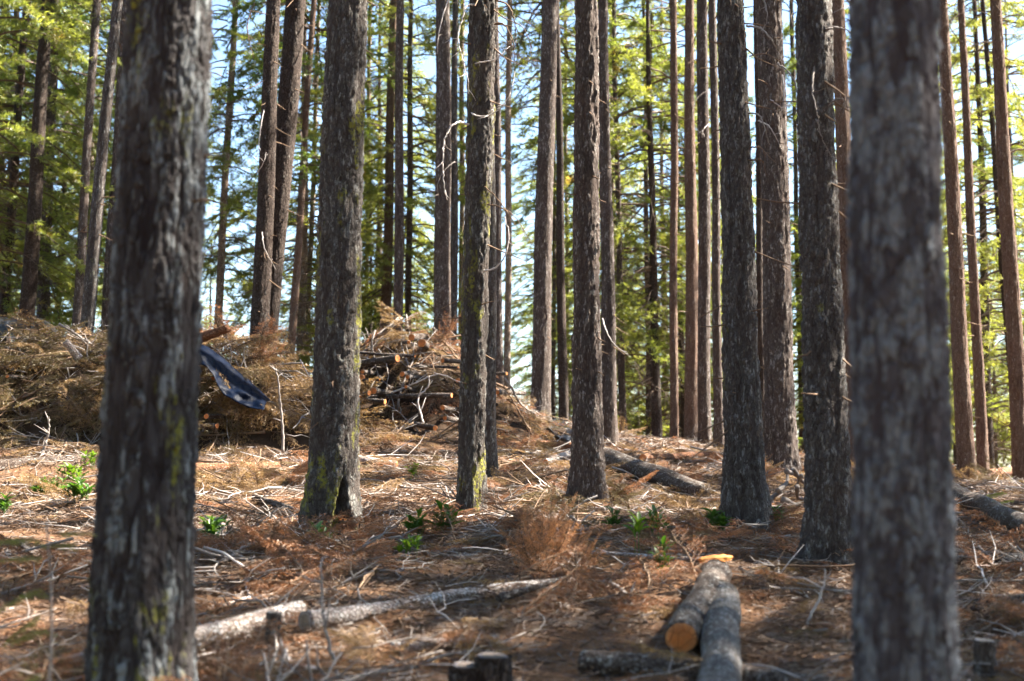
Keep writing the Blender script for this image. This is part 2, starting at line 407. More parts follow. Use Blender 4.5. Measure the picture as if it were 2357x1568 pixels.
# ------------------------------------------------------------------ ground sheet
def lines(a, b, step, lo, hi, n):
    inner = np.arange(a, b + step / 2, step)
    g = np.geomspace(step, 1, n) 
    left = a - (a - lo) * (np.geomspace(0.001, 1, n))
    right = b + (hi - b) * (np.geomspace(0.001, 1, n))
    return np.concatenate([left[::-1], inner, right])
gx = lines(-11, 13, 0.10, -1500, 1500, 24); gy = lines(1.5, 31, 0.10, -600, 2500, 26)
X, Y = np.meshgrid(gx, gy); xf, yf = X.ravel(), Y.ravel()
zf = gz(xf, yf); q = np.stack([xf, yf, 0 * xf], 1)
zf = zf + 0.03 * (fbm(q * 9, 2, 21) - 0.5) * (np.abs(xf) < 40) - 0.005
ny, nx = X.shape
ii = (np.arange(ny - 1)[:, None] * nx + np.arange(nx - 1)[None, :]).ravel()
gF = np.stack([ii, ii + 1, ii + nx + 1, ii + nx], 1)
ground = obj('ground', mesh_np('ground', np.stack([xf, yf, zf], 1), gF, [M['ground']], None, True))
ground['kind'] = 'structure'

# ------------------------------------------------------------------ heaps
HEAPS = [(-6.0, 18.75, 1.55, 1.35, 1.06), (-4.05, 18.65, 1.25, 1.25, 1.1), (-2.95, 18.3, 0.75, 0.9, 0.62),
         (-1.42, 21.7, 1.0, 1.25, 1.28), (-0.35, 21.4, 0.75, 0.9, 0.50), (0.55, 21.3, 1.0, 0.7, 0.16), (-2.3, 21.6, 0.8, 1.0, 0.7)]
def heap(x, y, idx=None):
    x = np.atleast_1d(np.asarray(x, float)); y = np.atleast_1d(np.asarray(y, float))
    h = np.zeros_like(x)
    for k, (cx, cy, sx, sy, hh) in enumerate(HEAPS):
        if idx is not None and k not in idx: continue
        r = (np.abs((x - cx) / sx) ** 2.6 + np.abs((y - cy) / sy) ** 2.6)
        v = hh * np.exp(-r * 0.9)
        h = np.maximum(h, v) + 0.25 * np.minimum(h, v)
    q = np.stack([x, y, 0 * x], 1)
    h = h * (0.86 + 0.30 * fbm(q * 2.3, 3, 31))
    return gz(x, y) + h

# ------------------------------------------------------------------ trees
def bark_field(th, h, R, seed, big=1.0):
    """flaky plates of bark on a cylinder: 0 in the furrows, 1 on the plates"""
    P = np.stack([np.cos(th) * R, np.sin(th) * R, h], 1)
    wq = P * np.array([14, 14, 5.0]) + seed * 3.7
    wx = fbm(wq, 2, seed) - 0.5; wy = fbm(wq + 11.3, 2, seed + 1) - 0.5
    S = np.array([1 / (0.036 * big), 1 / (0.036 * big), 1 / (0.12 * big)])
    W = np.stack([wx, wy, 0.8 * wx - 0.6 * wy], 1)
    f1, f2, cid = worley(P * S + W * 2.6 + seed * 7.1, seed + 2)
    crack = sstep(0.0, 0.34, f2 - f1)
    g1, g2, c2 = worley(P * S * np.array([2.1, 2.1, 2.9]) + W * 3.5 + seed, seed + 9)
    fine = sstep(0.0, 0.4, g2 - g1) * (0.25 + 0.75 * c2)
    fur = fbm(P * np.array([26 / big, 26 / big, 2.6]) + W * 1.5 + seed, 3, seed + 5)      # long vertical furrows
    fur = sstep(0.36, 0.52, fur)
    return np.clip((0.25 + 0.75 * fur) * (0.25 + crack * (0.25 + 0.25 * cid) + 0.42 * fine), 0, 1)

def trunk_mesh(name, path, rad, hs, nth, mat, seed, amp=0.016, flare=0.5, big=1.0, lobes=True, hollow=None):
    n = len(hs); th = np.arange(nth) * 2 * np.pi / nth
    TH, Hh = np.meshgrid(th, hs); thf, hf = TH.ravel(), Hh.ravel()
    Rb = np.repeat(rad, nth)
    bk = bark_field(thf, hf, float(np.median(rad[:max(3, n // 2)])), seed, big)
    rs = np.random.default_rng(seed)
    ph = rs.uniform(0, 6.28, 4)
    fl = 1 + flare * (0.55 * np.exp(-np.maximum(hf, 0) / 0.22) + 0.25 * np.exp(-np.maximum(hf, 0) / 0.7)) * (1 + (0.45 * np.cos(3 * thf + ph[0]) + 0.3 * np.cos(5 * thf + ph[1]) if lobes else 0))
    low = 1 + 0.035 * np.cos(2 * thf + ph[2] + hf * 0.5) + 0.06 * (fbm(np.stack([np.cos(thf) * 1.2, np.sin(thf) * 1.2, hf * 1.6], 1) + seed, 2, seed) - 0.5)
    R = Rb * fl * low + amp * (bk - 0.6)
    if hollow:                                                     # a bark-less scar at the foot: (angle, height, half width)
        ha, hh, hw = hollow; da = np.abs((thf - ha + np.pi) % (2 * np.pi) - np.pi)
        sc_ = sstep(0, 1, (hw * np.clip(1 - hf / hh, 0, 1) ** 0.7 - da + 0.12 * (fbm(np.stack([thf * 4, hf * 9, 0 * hf], 1), 2, 5) - 0.5)) / 0.10)
        R = R - 0.085 * sc_; bk = bk * (1 - sc_)
    T = np.gradient(path, axis=0); T /= np.linalg.norm(T, axis=1)[:, None]
    A = np.cross(np.array([0, 1.0, 0]), T); A /= np.linalg.norm(A, axis=1)[:, None]; B = np.cross(T, A)
    V = np.repeat(path, nth, 0) + R[:, None] * (np.cos(thf)[:, None] * np.repeat(A, nth, 0) + np.sin(thf)[:, None] * np.repeat(B, nth, 0))
    i = np.arange(n - 1)[:, None] * nth; j = np.arange(nth)[None, :]; j2 = (j + 1) % nth
    F = np.stack([i + j, i + j2, i + nth + j2, i + nth + j], -1).reshape(-1, 4)
    return mesh_np(name, V, F, [mat], None, True, {'bark': bk})

def needles_on(mb, A, B, size, width, per_m, m, rs, spread=0.9, flat=0.5):
    """needle-like triangles along segments A->B (arrays)"""
    L = np.linalg.norm(B - A, axis=1); cnt = np.maximum(2, (L * per_m).astype(int))
    id_ = np.repeat(np.arange(len(A)), cnt); n = len(id_)
    t = rs.random(n)
    base = A[id_] + (B - A)[id_] * t[:, None]
    d = (B - A)[id_] / (L[id_][:, None] + 1e-9)
    r = rs.normal(0, 1, (n, 3)); r[:, 2] *= flat
    r -= (r * d).sum(1)[:, None] * d; r /= np.linalg.norm(r, axis=1)[:, None] + 1e-9
    dirn = d * rs.uniform(0.35, 0.9, n)[:, None] + r * spread; dirn /= np.linalg.norm(dirn, axis=1)[:, None]
    s = size * rs.uniform(0.6, 1.25, n)
    side = np.cross(dirn, rs.normal(0, 1, (n, 3))); side /= np.linalg.norm(side, axis=1)[:, None] + 1e-9
    w = (width * rs.uniform(0.7, 1.3, n))[:, None] * 0.5
    tri = np.stack([base - side * w, base + side * w, base + dirn * s[:, None]], 1)
    mb.tris(tri.reshape(-1, 3), m)

def make_crown(name, seed, zlo, zhi, rmax, nbr, nmat, dead=(0, 0, 0), per_m=42, nsize=0.095, nwid=0.022, droop=0.35, sparse=0.0, full=0.35):
    rs = np.random.default_rng(seed); mb = MB()
    SA, SB = [], []
    for b in range(nbr):
        f = (b + rs.random()) / nbr; z = zlo + (zhi - zlo) * f
        prof = min(1.0, 0.45 + f * 2.2) * (1 - f) ** 0.75 + 0.06
        if rs.random() < sparse: continue
        l = rmax * prof * rs.uniform(0.65, 1.15); az = rs.uniform(0, 6.283)
        dh = np.array([math.cos(az), math.sin(az), 0]); up = rs.uniform(-0.15, 0.35) + 0.4 * f; dr = droop * rs.uniform(0.7, 1.5)
        s = np.linspace(0, 1, 6); bend = rs.normal(0, 0.12)
        sidev = np.array([-dh[1], dh[0], 0])
        P = np.array([0, 0, z]) + l * (s[:, None] * dh + (s * up - dr * s * s)[:, None] * np.array([0, 0, 1.0]) + (bend * s * s)[:, None] * sidev)
        mb.tube(P, np.linspace(0.022, 0.005, 6) * (0.5 + l / 3), 3, 0, False)
        nt_ = max(5, int(l / 0.085)); ss = rs.uniform(full, 1.0, nt_) ** 0.8; sd = rs.choice([-1, 1], nt_)
        k = np.clip(ss * 5, 0, 4.999); ki = k.astype(int); base = P[ki] + (P[ki + 1] - P[ki]) * (k - ki)[:, None]
        lt = (0.22 * l * (1.15 - ss) + 0.16) * rs.uniform(0.6, 1.3, nt_)
        dirn = dh * rs.uniform(0.4, 1.0, nt_)[:, None] + sidev * (sd * rs.uniform(0.5, 1.1, nt_))[:, None]
        dirn[:, 2] += rs.uniform(-0.55, 0.12, nt_); dirn /= np.linalg.norm(dirn, axis=1)[:, None]
        SA.append(base); SB.append(base + dirn * lt[:, None])
        SA.append(P[3:5]); SB.append(P[4:6])
    A, B = np.concatenate(SA), np.concatenate(SB)
    needles_on(mb, A, B, nsize, nwid, per_m, 1, rs)
    d0, d1, nd_ = dead
    for b in range(nd_):
        z = rs.uniform(d0, d1); az = rs.uniform(0, 6.283); l = rs.uniform(0.5, 1.7)
        dh = np.array([math.cos(az), math.sin(az), 0]); s = np.linspace(0, 1, 6)
        dr = rs.uniform(0.1, 0.8); up = rs.uniform(-0.2, 0.25)
        P = np.array([0, 0, z]) + l * (s[:, None] * dh + (s * up - dr * s * s)[:, None] * np.array([0, 0, 1.0])) + rs.normal(0, 0.025, (6, 3)) * s[:, None]
        mb.tube(P, np.linspace(0.011, 0.003, 6), 3, 0, False)
        for c in range(int(l * 5)):
            t = rs.uniform(0.25, 0.95) * 5; i = min(4, int(t)); p = P[i] + (P[i + 1] - P[i]) * (t - i)
            v = rs.normal(0, 0.7, 3) + dh * 0.6; v[2] -= 0.5; v /= np.linalg.norm(v); ll = rs.uniform(0.12, 0.45)
            mb.tube(np.array([p, p + v * ll * 0.5 + rs.normal(0, 0.02, 3), p + v * ll + np.array([0, 0, -0.06])]), [0.005, 0.004, 0.0025], 3, 0, False)
    return mb.mesh(name, [M['limb'], nmat])

# crowns for the stand: the first live limb is high above the floor
STAND = [make_crown('stand_crown', 100 + k, 0.0, 10.5, 1.7, 62, M['needle_deep' if k == 1 else 'needle_green'], (-2.6, 0.4, 16), 26, 0.12, 0.03, 0.3, 0.12) for k in range(3)]
# crowns of the trees along the edge behind the crest: live limbs nearly to the ground
EDGE = [make_crown('edge_crown', 200 + k, lo, 19.0, 2.7, 135, M['needle_green' if k != 2 else 'needle_deep'], (0.8, lo + 4.5, 64), 84, 0.11, 0.0185, 0.55, 0.05)
        for k, lo in enumerate((1.6, 3.0, 4.6, 0.9, 7.0))]

def place_crown(root, mesh, zoff, rot, scl, dxy=(0, 0)):
    c = obj('crown', mesh, root, (dxy[0], dxy[1], zoff)); c.rotation_euler = (0, 0, rot); c.scale = (scl[0], scl[0], scl[1]); return c

TREES = {}
def tree(key, label, b, tx, wb, wt, Yd=None, res='m', bark='bark_grey', height=19.0, crown=None, hc=7.5, flare=0.5, group=None, amp=None, crown_s=(1, 1), big=1.35, cat='tree', seed=None, bend=0.0, hollow=None):
    seed = seed if seed is not None else (sum(ord(c) * (i + 3) for i, c in enumerate(key)) % 900) + 1
    if Yd is None: Yd = hit(*b).y
    P1, P2 = at(b[0], b[1], Yd), at(tx, 0, Yd)
    u = (P2 - P1); u /= u.z                                       # per metre of height
    t = P1.z
    for _ in range(6):                                            # slide down the trunk line to the ground
        x = P1.x + u.x * (t - P1.z); t = gz1(x, Yd)
    base = Vector((P1.x + u.x * (t - P1.z), Yd, t))
    hv = P2.z - base.z
    rb, rt = wb * pxm(Yd) / 2, wt * pxm(Yd) / 2
    nth, nz = {'n': (150, 460), 'm': (84, 310), 's': (56, 230), 'f': (22, 70)}[res]
    hs = np.concatenate([np.linspace(-0.22, hv + 0.25, nz), np.linspace(hv + 0.5, height, 14)])
    hb = max(0.0, P1.z - base.z)
    rad = np.where(hs < hv, rb + (rt - rb) * np.clip((hs - hb) / max(0.5, hv - hb), 0, 1),
                   np.maximum(0.012, rt * (1 - np.clip((hs - hv) / max(1.0, height - hv), 0, 1) ** 1.1)))
    rs = np.random.default_rng(seed)
    fade = sstep(0.0, 0.6, hs) 
    wob = np.stack([0.012 * np.sin(hs * 1.1 + rs.uniform(0, 6)), 0.012 * np.sin(hs * 0.9 + rs.uniform(0, 6)), 0 * hs], 1) * fade[:, None] * (1 if res != 'n' else 0.6)
    path = np.stack([u.x * hs, 0 * hs, hs], 1) + wob
    if bend:                                                       # bows sideways between the two seen points
        tt = np.clip(hs / max(hv, 0.1), 0, 1); path[:, 0] += bend * pxm(Yd) * 4 * tt * (1 - tt)
    am = amp if amp is not None else {'n': 0.030, 'm': 0.030, 's': 0.012, 'f': 0.006}[res]
    root = empty('pine_tree', base, label, cat, group)
    trunk = obj('trunk', trunk_mesh('trunk', path, rad, hs, nth, M[bark], seed, am, flare, big, True, hollow), root)
    if crown is not None:
        k, kind = crown
        if kind == 'stand': place_crown(root, STAND[k % 3], hc, rs.uniform(0, 6.28), (crown_s[0], (height - hc) / 10.5), (u.x * hc, 0))
        else: place_crown(root, EDGE[k % 4], 0, rs.uniform(0, 6.28), (crown_s[0], height / 19.0), (u.x * 4, 0))
    TREES[key] = (trunk, base, u, hv, rb, rt, Yd)
    return root

# --- the two near trees
tree('near_left', 'large blurred mossy trunk filling the left of the foreground', (322, 1500), 387, 222, 194, 5.7, 'n', 'bark_near_left', 18, (0, 'stand'), 7.5, 0.34, big=1.1)
tree('near_right', 'very blurred smooth grey trunk closest to the camera at right', (2092, 1500), 2055, 222, 200, 4.3, 'n', 'bark_near_right', 18, (1, 'stand'), 7.5, 0.10, big=0.9, amp=0.022)
# --- trees of the sharp middle ground
tree('t8', 'broad lichened trunk with a dark hollow at its flared foot, left of the log pile', (758, 1240), 803, 108, 92, None, 'm', 'bark_mossy', 19, (2, 'stand'), 8, 0.55, hollow=(-1.0, 0.5, 0.5))
tree('t16', 'straight mossy trunk with a sunlit strip, in front of the log pile', (1085, 1183), 1109, 58, 64, None, 'm', 'bark_mossy', 18, (0, 'stand'), 8, 0.42)
tree('t22', 'straight brown trunk standing alone in the centre, sunlit down its right edge', (1356, 1158), 1347, 68, 52, None, 'm', 'bark_brown', 19, (1, 'stand'), 8.5, 0.65)
tree('t30', 'thick dark trunk leaning left, with green plants round its foot', (1723, 1229), 1678, 88, 66, None, 'm', 'bark_grey', 19, (2, 'stand'), 8, 0.65)
tree('t33', 'thick lichened trunk just left of the closest grey trunk', (1916, 1308), 1870, 100, 80, None, 'm', 'bark_grey', 19, (0, 'stand'), 7.5, 0.7)
tree('t32', 'stout reddish trunk behind the weathered root wad, sunlit on the right', (1801, 1084), 1771, 72, 60, None, 'm', 'bark_brown', 20, (1, 'stand'), 9, 0.4)
tree('t17', 'slim grey trunk close behind the mossy trunk at the log pile', (1130, 1112), 1122, 30, 24, None, 's', 'bark_grey', 17, (2, 'stand'), 8, 0.3)
tree('t23', 'grey brown trunk directly behind the central brown trunk', (1403, 1024), 1388, 36, 24, None, 's', 'bark_brown', 18, (0, 'stand'), 9.5, 0.25)
tree('t5a', 'left stem of the leaning twin trunks beside the blue tarp', (594, 830), 631, 46, 31, 20.3, 'm', 'bark_dark', 18, (1, 'stand'), 9, 0.2, amp=0.013)
tree('t5b', 'right stem of the leaning twin trunks beside the blue tarp', (613, 830), 681, 44, 48, 20.6, 'm', 'bark_dark', 19, (2, 'stand'), 9, 0.2, amp=0.013)
tree('t2', 'slim leaning trunk rising out of the left brush pile', (192, 828), 270, 34, 24, 19.6, 's', 'bark_grey', 17, (0, 'stand'), 9, 0.15)
tree('t20', 'pale brown trunk with flared sunlit foot beside the bright gap of sky', (1242, 952), 1265, 44, 36, 25.0, 'm', 'bark_brown', 19, (1, 'stand'), 11, 0.4, amp=0.012)
tree('t13', 'tall brown trunk rising just behind the log pile', (1019, 790), 1020, 41, 32, 25.5, 'm', 'bark_brown', 19, (2, 'stand'), 11, 0.3, amp=0.012)
tree('t28', 'ridged brown trunk, right one of a close pair on the crest', (1623, 1008), 1617, 31, 25, 25.5, 's', 'bark_brown', 19, (0, 'stand'), 11, 0.25)
tree('t27', 'orange brown trunk, left one of a close pair on the crest', (1594, 1004), 1586, 34, 20, 26.2, 's', 'bark_red', 19, (1, 'stand'), 11, 0.3)
tree('t26', 'slender sunlit trunk with orange foot, left of the crest pair', (1551, 1004), 1551, 20, 16, 26.6, 's', 'bark_red', 18, (2, 'stand'), 11, 0.35)
tree('t29', 'thin brown trunk half hidden by the thick dark leaning trunk', (1655, 1018), 1640, 22, 18, 24.0, 's', 'bark_brown', 18, None)
tree('t36', 'reddish sunlit trunk just right of the closest grey trunk', (2226, 1083), 2168, 42, 26, 21.5, 'm', 'bark_red', 19, (0, 'stand'), 9.5, 0.2, amp=0.012)
tree('t37', 'slender reddish trunk, second to the right of the closest grey trunk', (2262, 1074), 2211, 26, 16, 23.0, 's', 'bark_red', 18, (1, 'stand'), 10, 0.2)
tree('t39', 'brown trunk cut by the right edge of the picture', (2352, 1080), 2290, 40, 26, 22.0, 's', 'bark_red', 19, (2, 'stand'), 9.5, 0.2)
tree('t34', 'reddish trunk in the gap between the lichened trunk and closest grey trunk', (1975, 1090), 1926, 40, 34, 20.5, 's', 'bark_red', 19, (1, 'stand'), 9.5, 0.2)
tree('t31', 'narrow dark trunk beside the stout reddish trunk', (1754, 1030), 1742, 18, 15, 25.0, 's', 'bark_dark', 17, None)
# --- slimmer trees farther back
back = [
 ('b1', 'dark blurred trunk at far left, wider of the two', (62, 722), 110, 38, 26, 27, 'bark_dark'),
 ('b2', 'dark blurred trunk at the very left edge of the picture', (8, 722), 62, 22, 18, 30, 'bark_dark'),
 ('b3', 'brown blurred trunk close behind the slim leaning trunk at left', (176, 760), 222, 24, 18, 27, 'bark_brown'),
 ('b4', 'brown blurred trunk hugging the left edge of the large foreground trunk', (243, 770), 288, 22, 18, 28, 'bark_brown'),
 ('b5', 'thin dark trunk between the blurred trunks at far left', (134, 720), 168, 12, 9, 36, 'bark_brown'),
 ('b6', 'slender pale sunlit trunk left of the leaning twin trunks', (500, 760), 542, 20, 13, 30, 'bark_pale'),
 ('b7', 'slim dark trunk right of the leaning twin trunks', (668, 850), 722, 20, 13, 29, 'bark_red'),
 ('b8', 'thin pale trunk left of the broad lichened trunk', (706, 850), 735, 13, 9, 34, 'bark_pale'),
 ('b9', 'thin sunlit trunk just right of the broad lichened trunk', (843, 800), 852, 12, 9, 36, 'bark_pale'),
 ('b10', 'hazy reddish trunk behind the left end of the log pile', (887, 800), 905, 26, 17, 33, 'bark_red'),
 ('b11', 'slim grey trunk rising from the top of the log pile', (916, 790), 921, 23, 18, 27.5, 'bark_brown'),
 ('b12', 'thin brown trunk beside the slim grey one above the log pile', (940, 760), 946, 16, 11, 33, 'bark_brown'),
 ('b13', 'grey trunk close to the right side of the tall brown trunk', (1043, 780), 1048, 20, 14, 30, 'bark_grey'),
 ('b14', 'thin green tinged trunk left of the mossy trunk at the log pile', (1062, 780), 1064, 14, 10, 34, 'bark_pale'),
 ('b15', 'dark trunk glimpsed right behind the mossy trunk at the log pile', (1150, 900), 1140, 20, 16, 28, 'bark_brown'),
 ('b16', 'yellowish sunlit mossy trunk left of the bright gap of sky', (1168, 905), 1172, 17, 12, 30, 'bark_pale'),
 ('b17', 'slim dark trunk with a kinked foot behind the small black tarp', (1297, 974), 1282, 23, 13, 27, 'bark_dark'),
 ('b18', 'thin shaded trunk in the gap right of the bright sky', (1274, 955), 1276, 11, 9, 33, 'bark_brown'),
 ('b19', 'thin pale trunk just left of the central brown trunk', (1308, 940), 1300, 10, 8, 38, 'bark_pale'),
 ('b20', 'thin dark trunk right of the central pair of trunks', (1434, 972), 1412, 17, 10, 31, 'bark_brown'),
 ('b21', 'pale sunlit sliver of trunk beside the central pair', (1418, 965), 1405, 11, 8, 37, 'bark_pale'),
 ('b22', 'banded dark trunk in the middle of the right centre gap', (1512, 990), 1490, 24, 9, 30, 'bark_dark'),
 ('b23', 'thin brown trunk touching the banded dark trunk', (1494, 990), 1482, 14, 8, 34, 'bark_brown'),
 ('b24', 'thin dark leaning trunk behind the close pair on the crest', (1575, 995), 1545, 13, 9, 33, 'bark_dark'),
 ('b25', 'thin dark leaning trunk near the right edge of the picture', (2340, 1050), 2262, 17, 10, 29, 'bark_dark'),
 ('b26', 'slim trunk between the stout reddish trunk and the lichened trunk', (1846, 1040), 1822, 13, 10, 36, 'bark_brown'),
]
for i, (k, lab, b, tx, wb, wt, Yd, bk) in enumerate(back):
    edge = Yd >= 29 and not 1040 < b[0] < 1340
    tree(k, lab, b, tx, wb, wt, Yd, 'f', bk, 17.0 + (i * 37 % 5), (i, 'edge' if edge else 'stand'), 9.5, 0.2, 'slim trees behind the crest', crown_s=(0.8 + 0.08 * (i % 4), 1))

# --- the wood beyond, copies of a few shared trees
def fill_trunk(seed, mat, r, H):
    hs = np.linspace(-0.3, H, 40); rad = np.maximum(0.015, r * (1 - np.clip(hs / H, 0, 1) ** 1.2))
    path = np.stack([0.03 * np.sin(hs * 0.6 + seed), 0.03 * np.cos(hs * 0.5 + seed), hs], 1)
    return trunk_mesh('trunk', path, rad, hs, 14, M[mat], seed, 0.006, 0.25)
FT = [fill_trunk(901, 'bark_brown', 0.15, 19), fill_trunk(902, 'bark_dark', 0.12, 19), fill_trunk(903, 'bark_pale', 0.13, 19)]
def filler(x, y, k, sc, label, group, edge=True, crs=1.0):
    z = gz1(x, y)
    root = empty('pine_tree', (x, y, z), label, 'tree', group)
    t = obj('trunk', FT[k % 3], root); t.scale = (sc, sc, sc)
    rot = random.uniform(0, 6.28)
    if edge: place_crown(root, EDGE[4 if edge == 'high' else k % 4], 0, rot, (sc * crs, sc))
    else: place_crown(root, STAND[k % 3], 8.3 * sc, rot, (sc * crs, sc))
    return root
n_f = 0
rr = random.Random(11)
for row, (Y0, step) in enumerate(((33, 3.1), (38, 3.2), (44, 3.6), (52, 4.2), (62, 5.0), (76, 6.5))):
    half = 0.40 * Y0 + 5
    x = -half
    while x < 0.36 * Y0 + 1.5:
        xx = x + rr.uniform(-0.9, 0.9); yy = Y0 + rr.uniform(-2.2, 2.2)
        px = CXP + xx / yy * FPX
        gap = 1175 < px < 1225; near_gap = 1080 < px < 1330
        if not gap and rr.random() < (0.62 if Y0 < 40 else 0.75 if Y0 < 60 else 0.75) * (0.75 if xx < 1 else 1.0):
            k_ = rr.randrange(12)
            filler(xx, yy, k_, rr.uniform(0.8, 1.15), 'blurred sunlit green pine in the wood behind the crest', 'pines of the wood behind the crest', 'high' if near_gap else True, 1.15)
            n_f += 1
        x += step * rr.uniform(0.8, 1.25)
# left: a close leafy group of low limbed trees
for (px, yy, k, sc) in ((-60, 27, 3, 0.95), (95, 31, 0, 1.05), (190, 33, 2, 0.9), (-20, 36, 2, 1.1), (330, 35, 0, 0.95)):
    filler((px - CXP) / FPX * yy, yy, k, sc, 'dense bright green pine in the upper left corner', 'leafy pines at upper left', True, 1.15)
# young trees on the slope that falls away behind the crest
for i in range(26):
    px = (1255, 1330, 1400, 1445, 1470, 1530, 1565, 1650, 1700, 1745, 1850, 1950, 2050, 2150, 2215, 2290, 2330, 2390, 2440, 30, 330, 480, 690, 760, 850, 960)[i]; yy = rr.uniform(33, 44)
    filler((px - CXP) / FPX * yy, yy, 3, rr.uniform(0.36, 0.55), 'low bushy young pine glowing green behind the crest', 'young pines behind the crest', True, 1.5)
# stand trees added out of view, right and behind, to shade the floor
for (x, y, k, s, e) in ((6.6, 12.0, 0, 1.0, 0), (9.5, 13.0, 1, 1.05, 'high'), (12.5, 11.5, 2, 1.0, 0), (8.4, 8.6, 2, 1.0, 'high'), (14.5, 14.5, 1, 1.1, 'high'), (7.2, 10.2, 1, 1.0, 0), (10.6, 9.8, 0, 1.05, 'high'), (11.6, 13.6, 2, 1.0, 0),
                     (5.4, 6.2, 1, 0.95, 0), (3.8, 2.2, 0, 1.0, 0), (-4.6, 3.0, 1, 1.0, 0), (-7.5, 9.0, 2, 1.0, 0), (8.0, 6.0, 0, 1.0, 'high'), (16.5, 12.2, 1, 1.0, 0),
                     (10.0, 4.0, 1, 1.0, 'high'), (16.0, 6.0, 0, 1.0, 'high'), (10.2, 18.6, 0, 1.0, 0), (13.2, 22.0, 1, 1.0, 0), (15.2, 17.8, 2, 1.0, 0), (17.5, 23.5, 0, 1.0, 0), (12.0, 16.2, 1, 1.0, 0), (19.0, 20.0, 2, 1.0, 0), (9.3, 20.8, 1, 1.0, 0), (14.0, 19.6, 0, 1.0, 'high'), (13.5, 8.4, 0, 1.0, 0), (19.5, 13.0, 2, 1.0, 'high')):
    filler(x, y, k, s, 'stand pine outside the picture, added to shade the floor', 'stand pines outside the picture, added to shade the floor', e, 1.0)
# the wood goes on unseen behind and beside the camera, added to block sky fill
for row, (Y0, step) in enumerate(((-4.5, 4.2), (-9.5, 4.4), (-16, 5.2))):
    x = -24.0
    while x < 26:
        filler(x + rr.uniform(-1, 1), Y0 + rr.uniform(-1.4, 1.4), rr.randrange(12), rr.uniform(0.85, 1.1), 'pine of the wood behind the camera, added to block sky fill', 'pines of the wood behind the camera, added to block sky fill', True, 1.1)
        x += step * rr.uniform(0.8, 1.25)
for (x, y) in ((-9, 4.5), (-11.5, 8), (-10.5, 12.5), (-13, 16.5), (-11.5, 21), (-14.5, 25), (-17, 10), (-18, 20), (-12, 1), (-16, 4)):
    filler(x + rr.uniform(-1, 1), y, rr.randrange(12), rr.uniform(0.85, 1.1), 'pine of the wood left of the picture, added to block sky fill', 'pines of the wood left of the picture, added to block sky fill', True, 1.05)

# ------------------------------------------------------------------ dead limbs and stubs on the trunks
def pxl(pts, Y): return [at(x, y, Y) for x, y in pts]
def c3(*p): return [((860 + x / 1.8225) / 1.0607, y / 1.8225 / 1.0607) for x, y in p]
def c2(*p): return [((480 + x / 1.703) / 1.0607, y / 1.703 / 1.0607) for x, y in p]
def c5(*p): return [((1560 + x / 2.613) / 1.0607, y / 2.613 / 1.0607) for x, y in p]
def limb(key, pts, r=0.008, mat='twig_grey', dY=-0.3, side=0):
    root, base, u, hv, rb, rt, Yd = TREES[key]
    P = np.array([tuple(p) for p in pxl(pts, Yd)])
    n = len(P); P[:, 1] += dY * np.sin(np.linspace(0.35, 2.2, n))
    C = curve_pts(P, 6 * n) - np.array(tuple(base))
    rs = np.random.default_rng(int(pts[0][0] * 7 + pts[0][1])); C += rs.normal(0, r * 0.35, C.shape)
    mb = MB(); mb.tube(C, np.linspace(r, r * 0.35, len(C)), 5)
    for k in range(max(1, len(C) // 9)):
        i = rs.integers(len(C) // 3, len(C) - 1); v = rs.normal(0, 1, 3); v[2] -= 0.5; v /= np.linalg.norm(v)
        l = rs.uniform(0.05, 0.18); mb.tube(np.array([C[i], C[i] + v * l * 0.5 + rs.normal(0, .008, 3), C[i] + v * l]), [r * .45, r * .35, r * .2], 3)
    return obj('dead_branch', mb.mesh('dead_branch', [M[mat]], True), root)
for pts, r, m in ((c3((520, 565), (480, 565), (440, 600), (418, 660), (410, 760), (415, 850), (430, 915)), .011, 'twig_white'),
                  (c3((548, 35), (510, 60), (485, 150), (475, 220), (500, 320), (520, 400), (520, 450)), .010, 'twig_white'),
                  (c3((545, 297), (630, 302), (665, 285), (700, 240)), .007, 'twig_white'),
                  (c3((530, 515), (560, 540), (610, 545), (670, 510), (710, 430), (722, 350)), .007, 'twig_white'),
                  (c3((580, 1215), (640, 1205), (680, 1160), (697, 1080), (680, 985)), .009, 'twig_white'),
                  (c3((495, 730), (440, 760), (390, 840), (388, 900)), .007, 'twig_grey'),
                  (c3((590, 840), (640, 900), (690, 970), (729, 1030)), .007, 'twig_brown'),
                  (c3((600, 920), (660, 945), (729, 1000), (800, 1110)), .007, 'twig_brown'),
                  (c3((640, 120), (680, 150), (715, 230), (722, 330)), .009, 'twig_brown'),
                  (c3((640, 20), (690, 60), (722, 140), (730, 230)), .010, 'twig_brown'),
                  (c3((630, 60), (680, 120), (760, 170), (800, 260)), .008, 'twig_brown')):
    limb('t16', pts, r, m)
limb('t13', c3((432, 0), (405, 90), (385, 200), (380, 260)), .012, 'twig_white')
limb('t5a', c2((285, 465), (280, 560), (262, 700)), .010, 'twig_white'); limb('t5a', c2((277, 955), (295, 1040), (340, 1130)), .009, 'twig_white')
limb('t5a', c2((245, 20), (225, 120), (235, 200), (250, 260)), .012, 'twig_brown'); limb('t5a', c2((255, 730), (295, 690), (300, 650)), .007, 'twig_white')
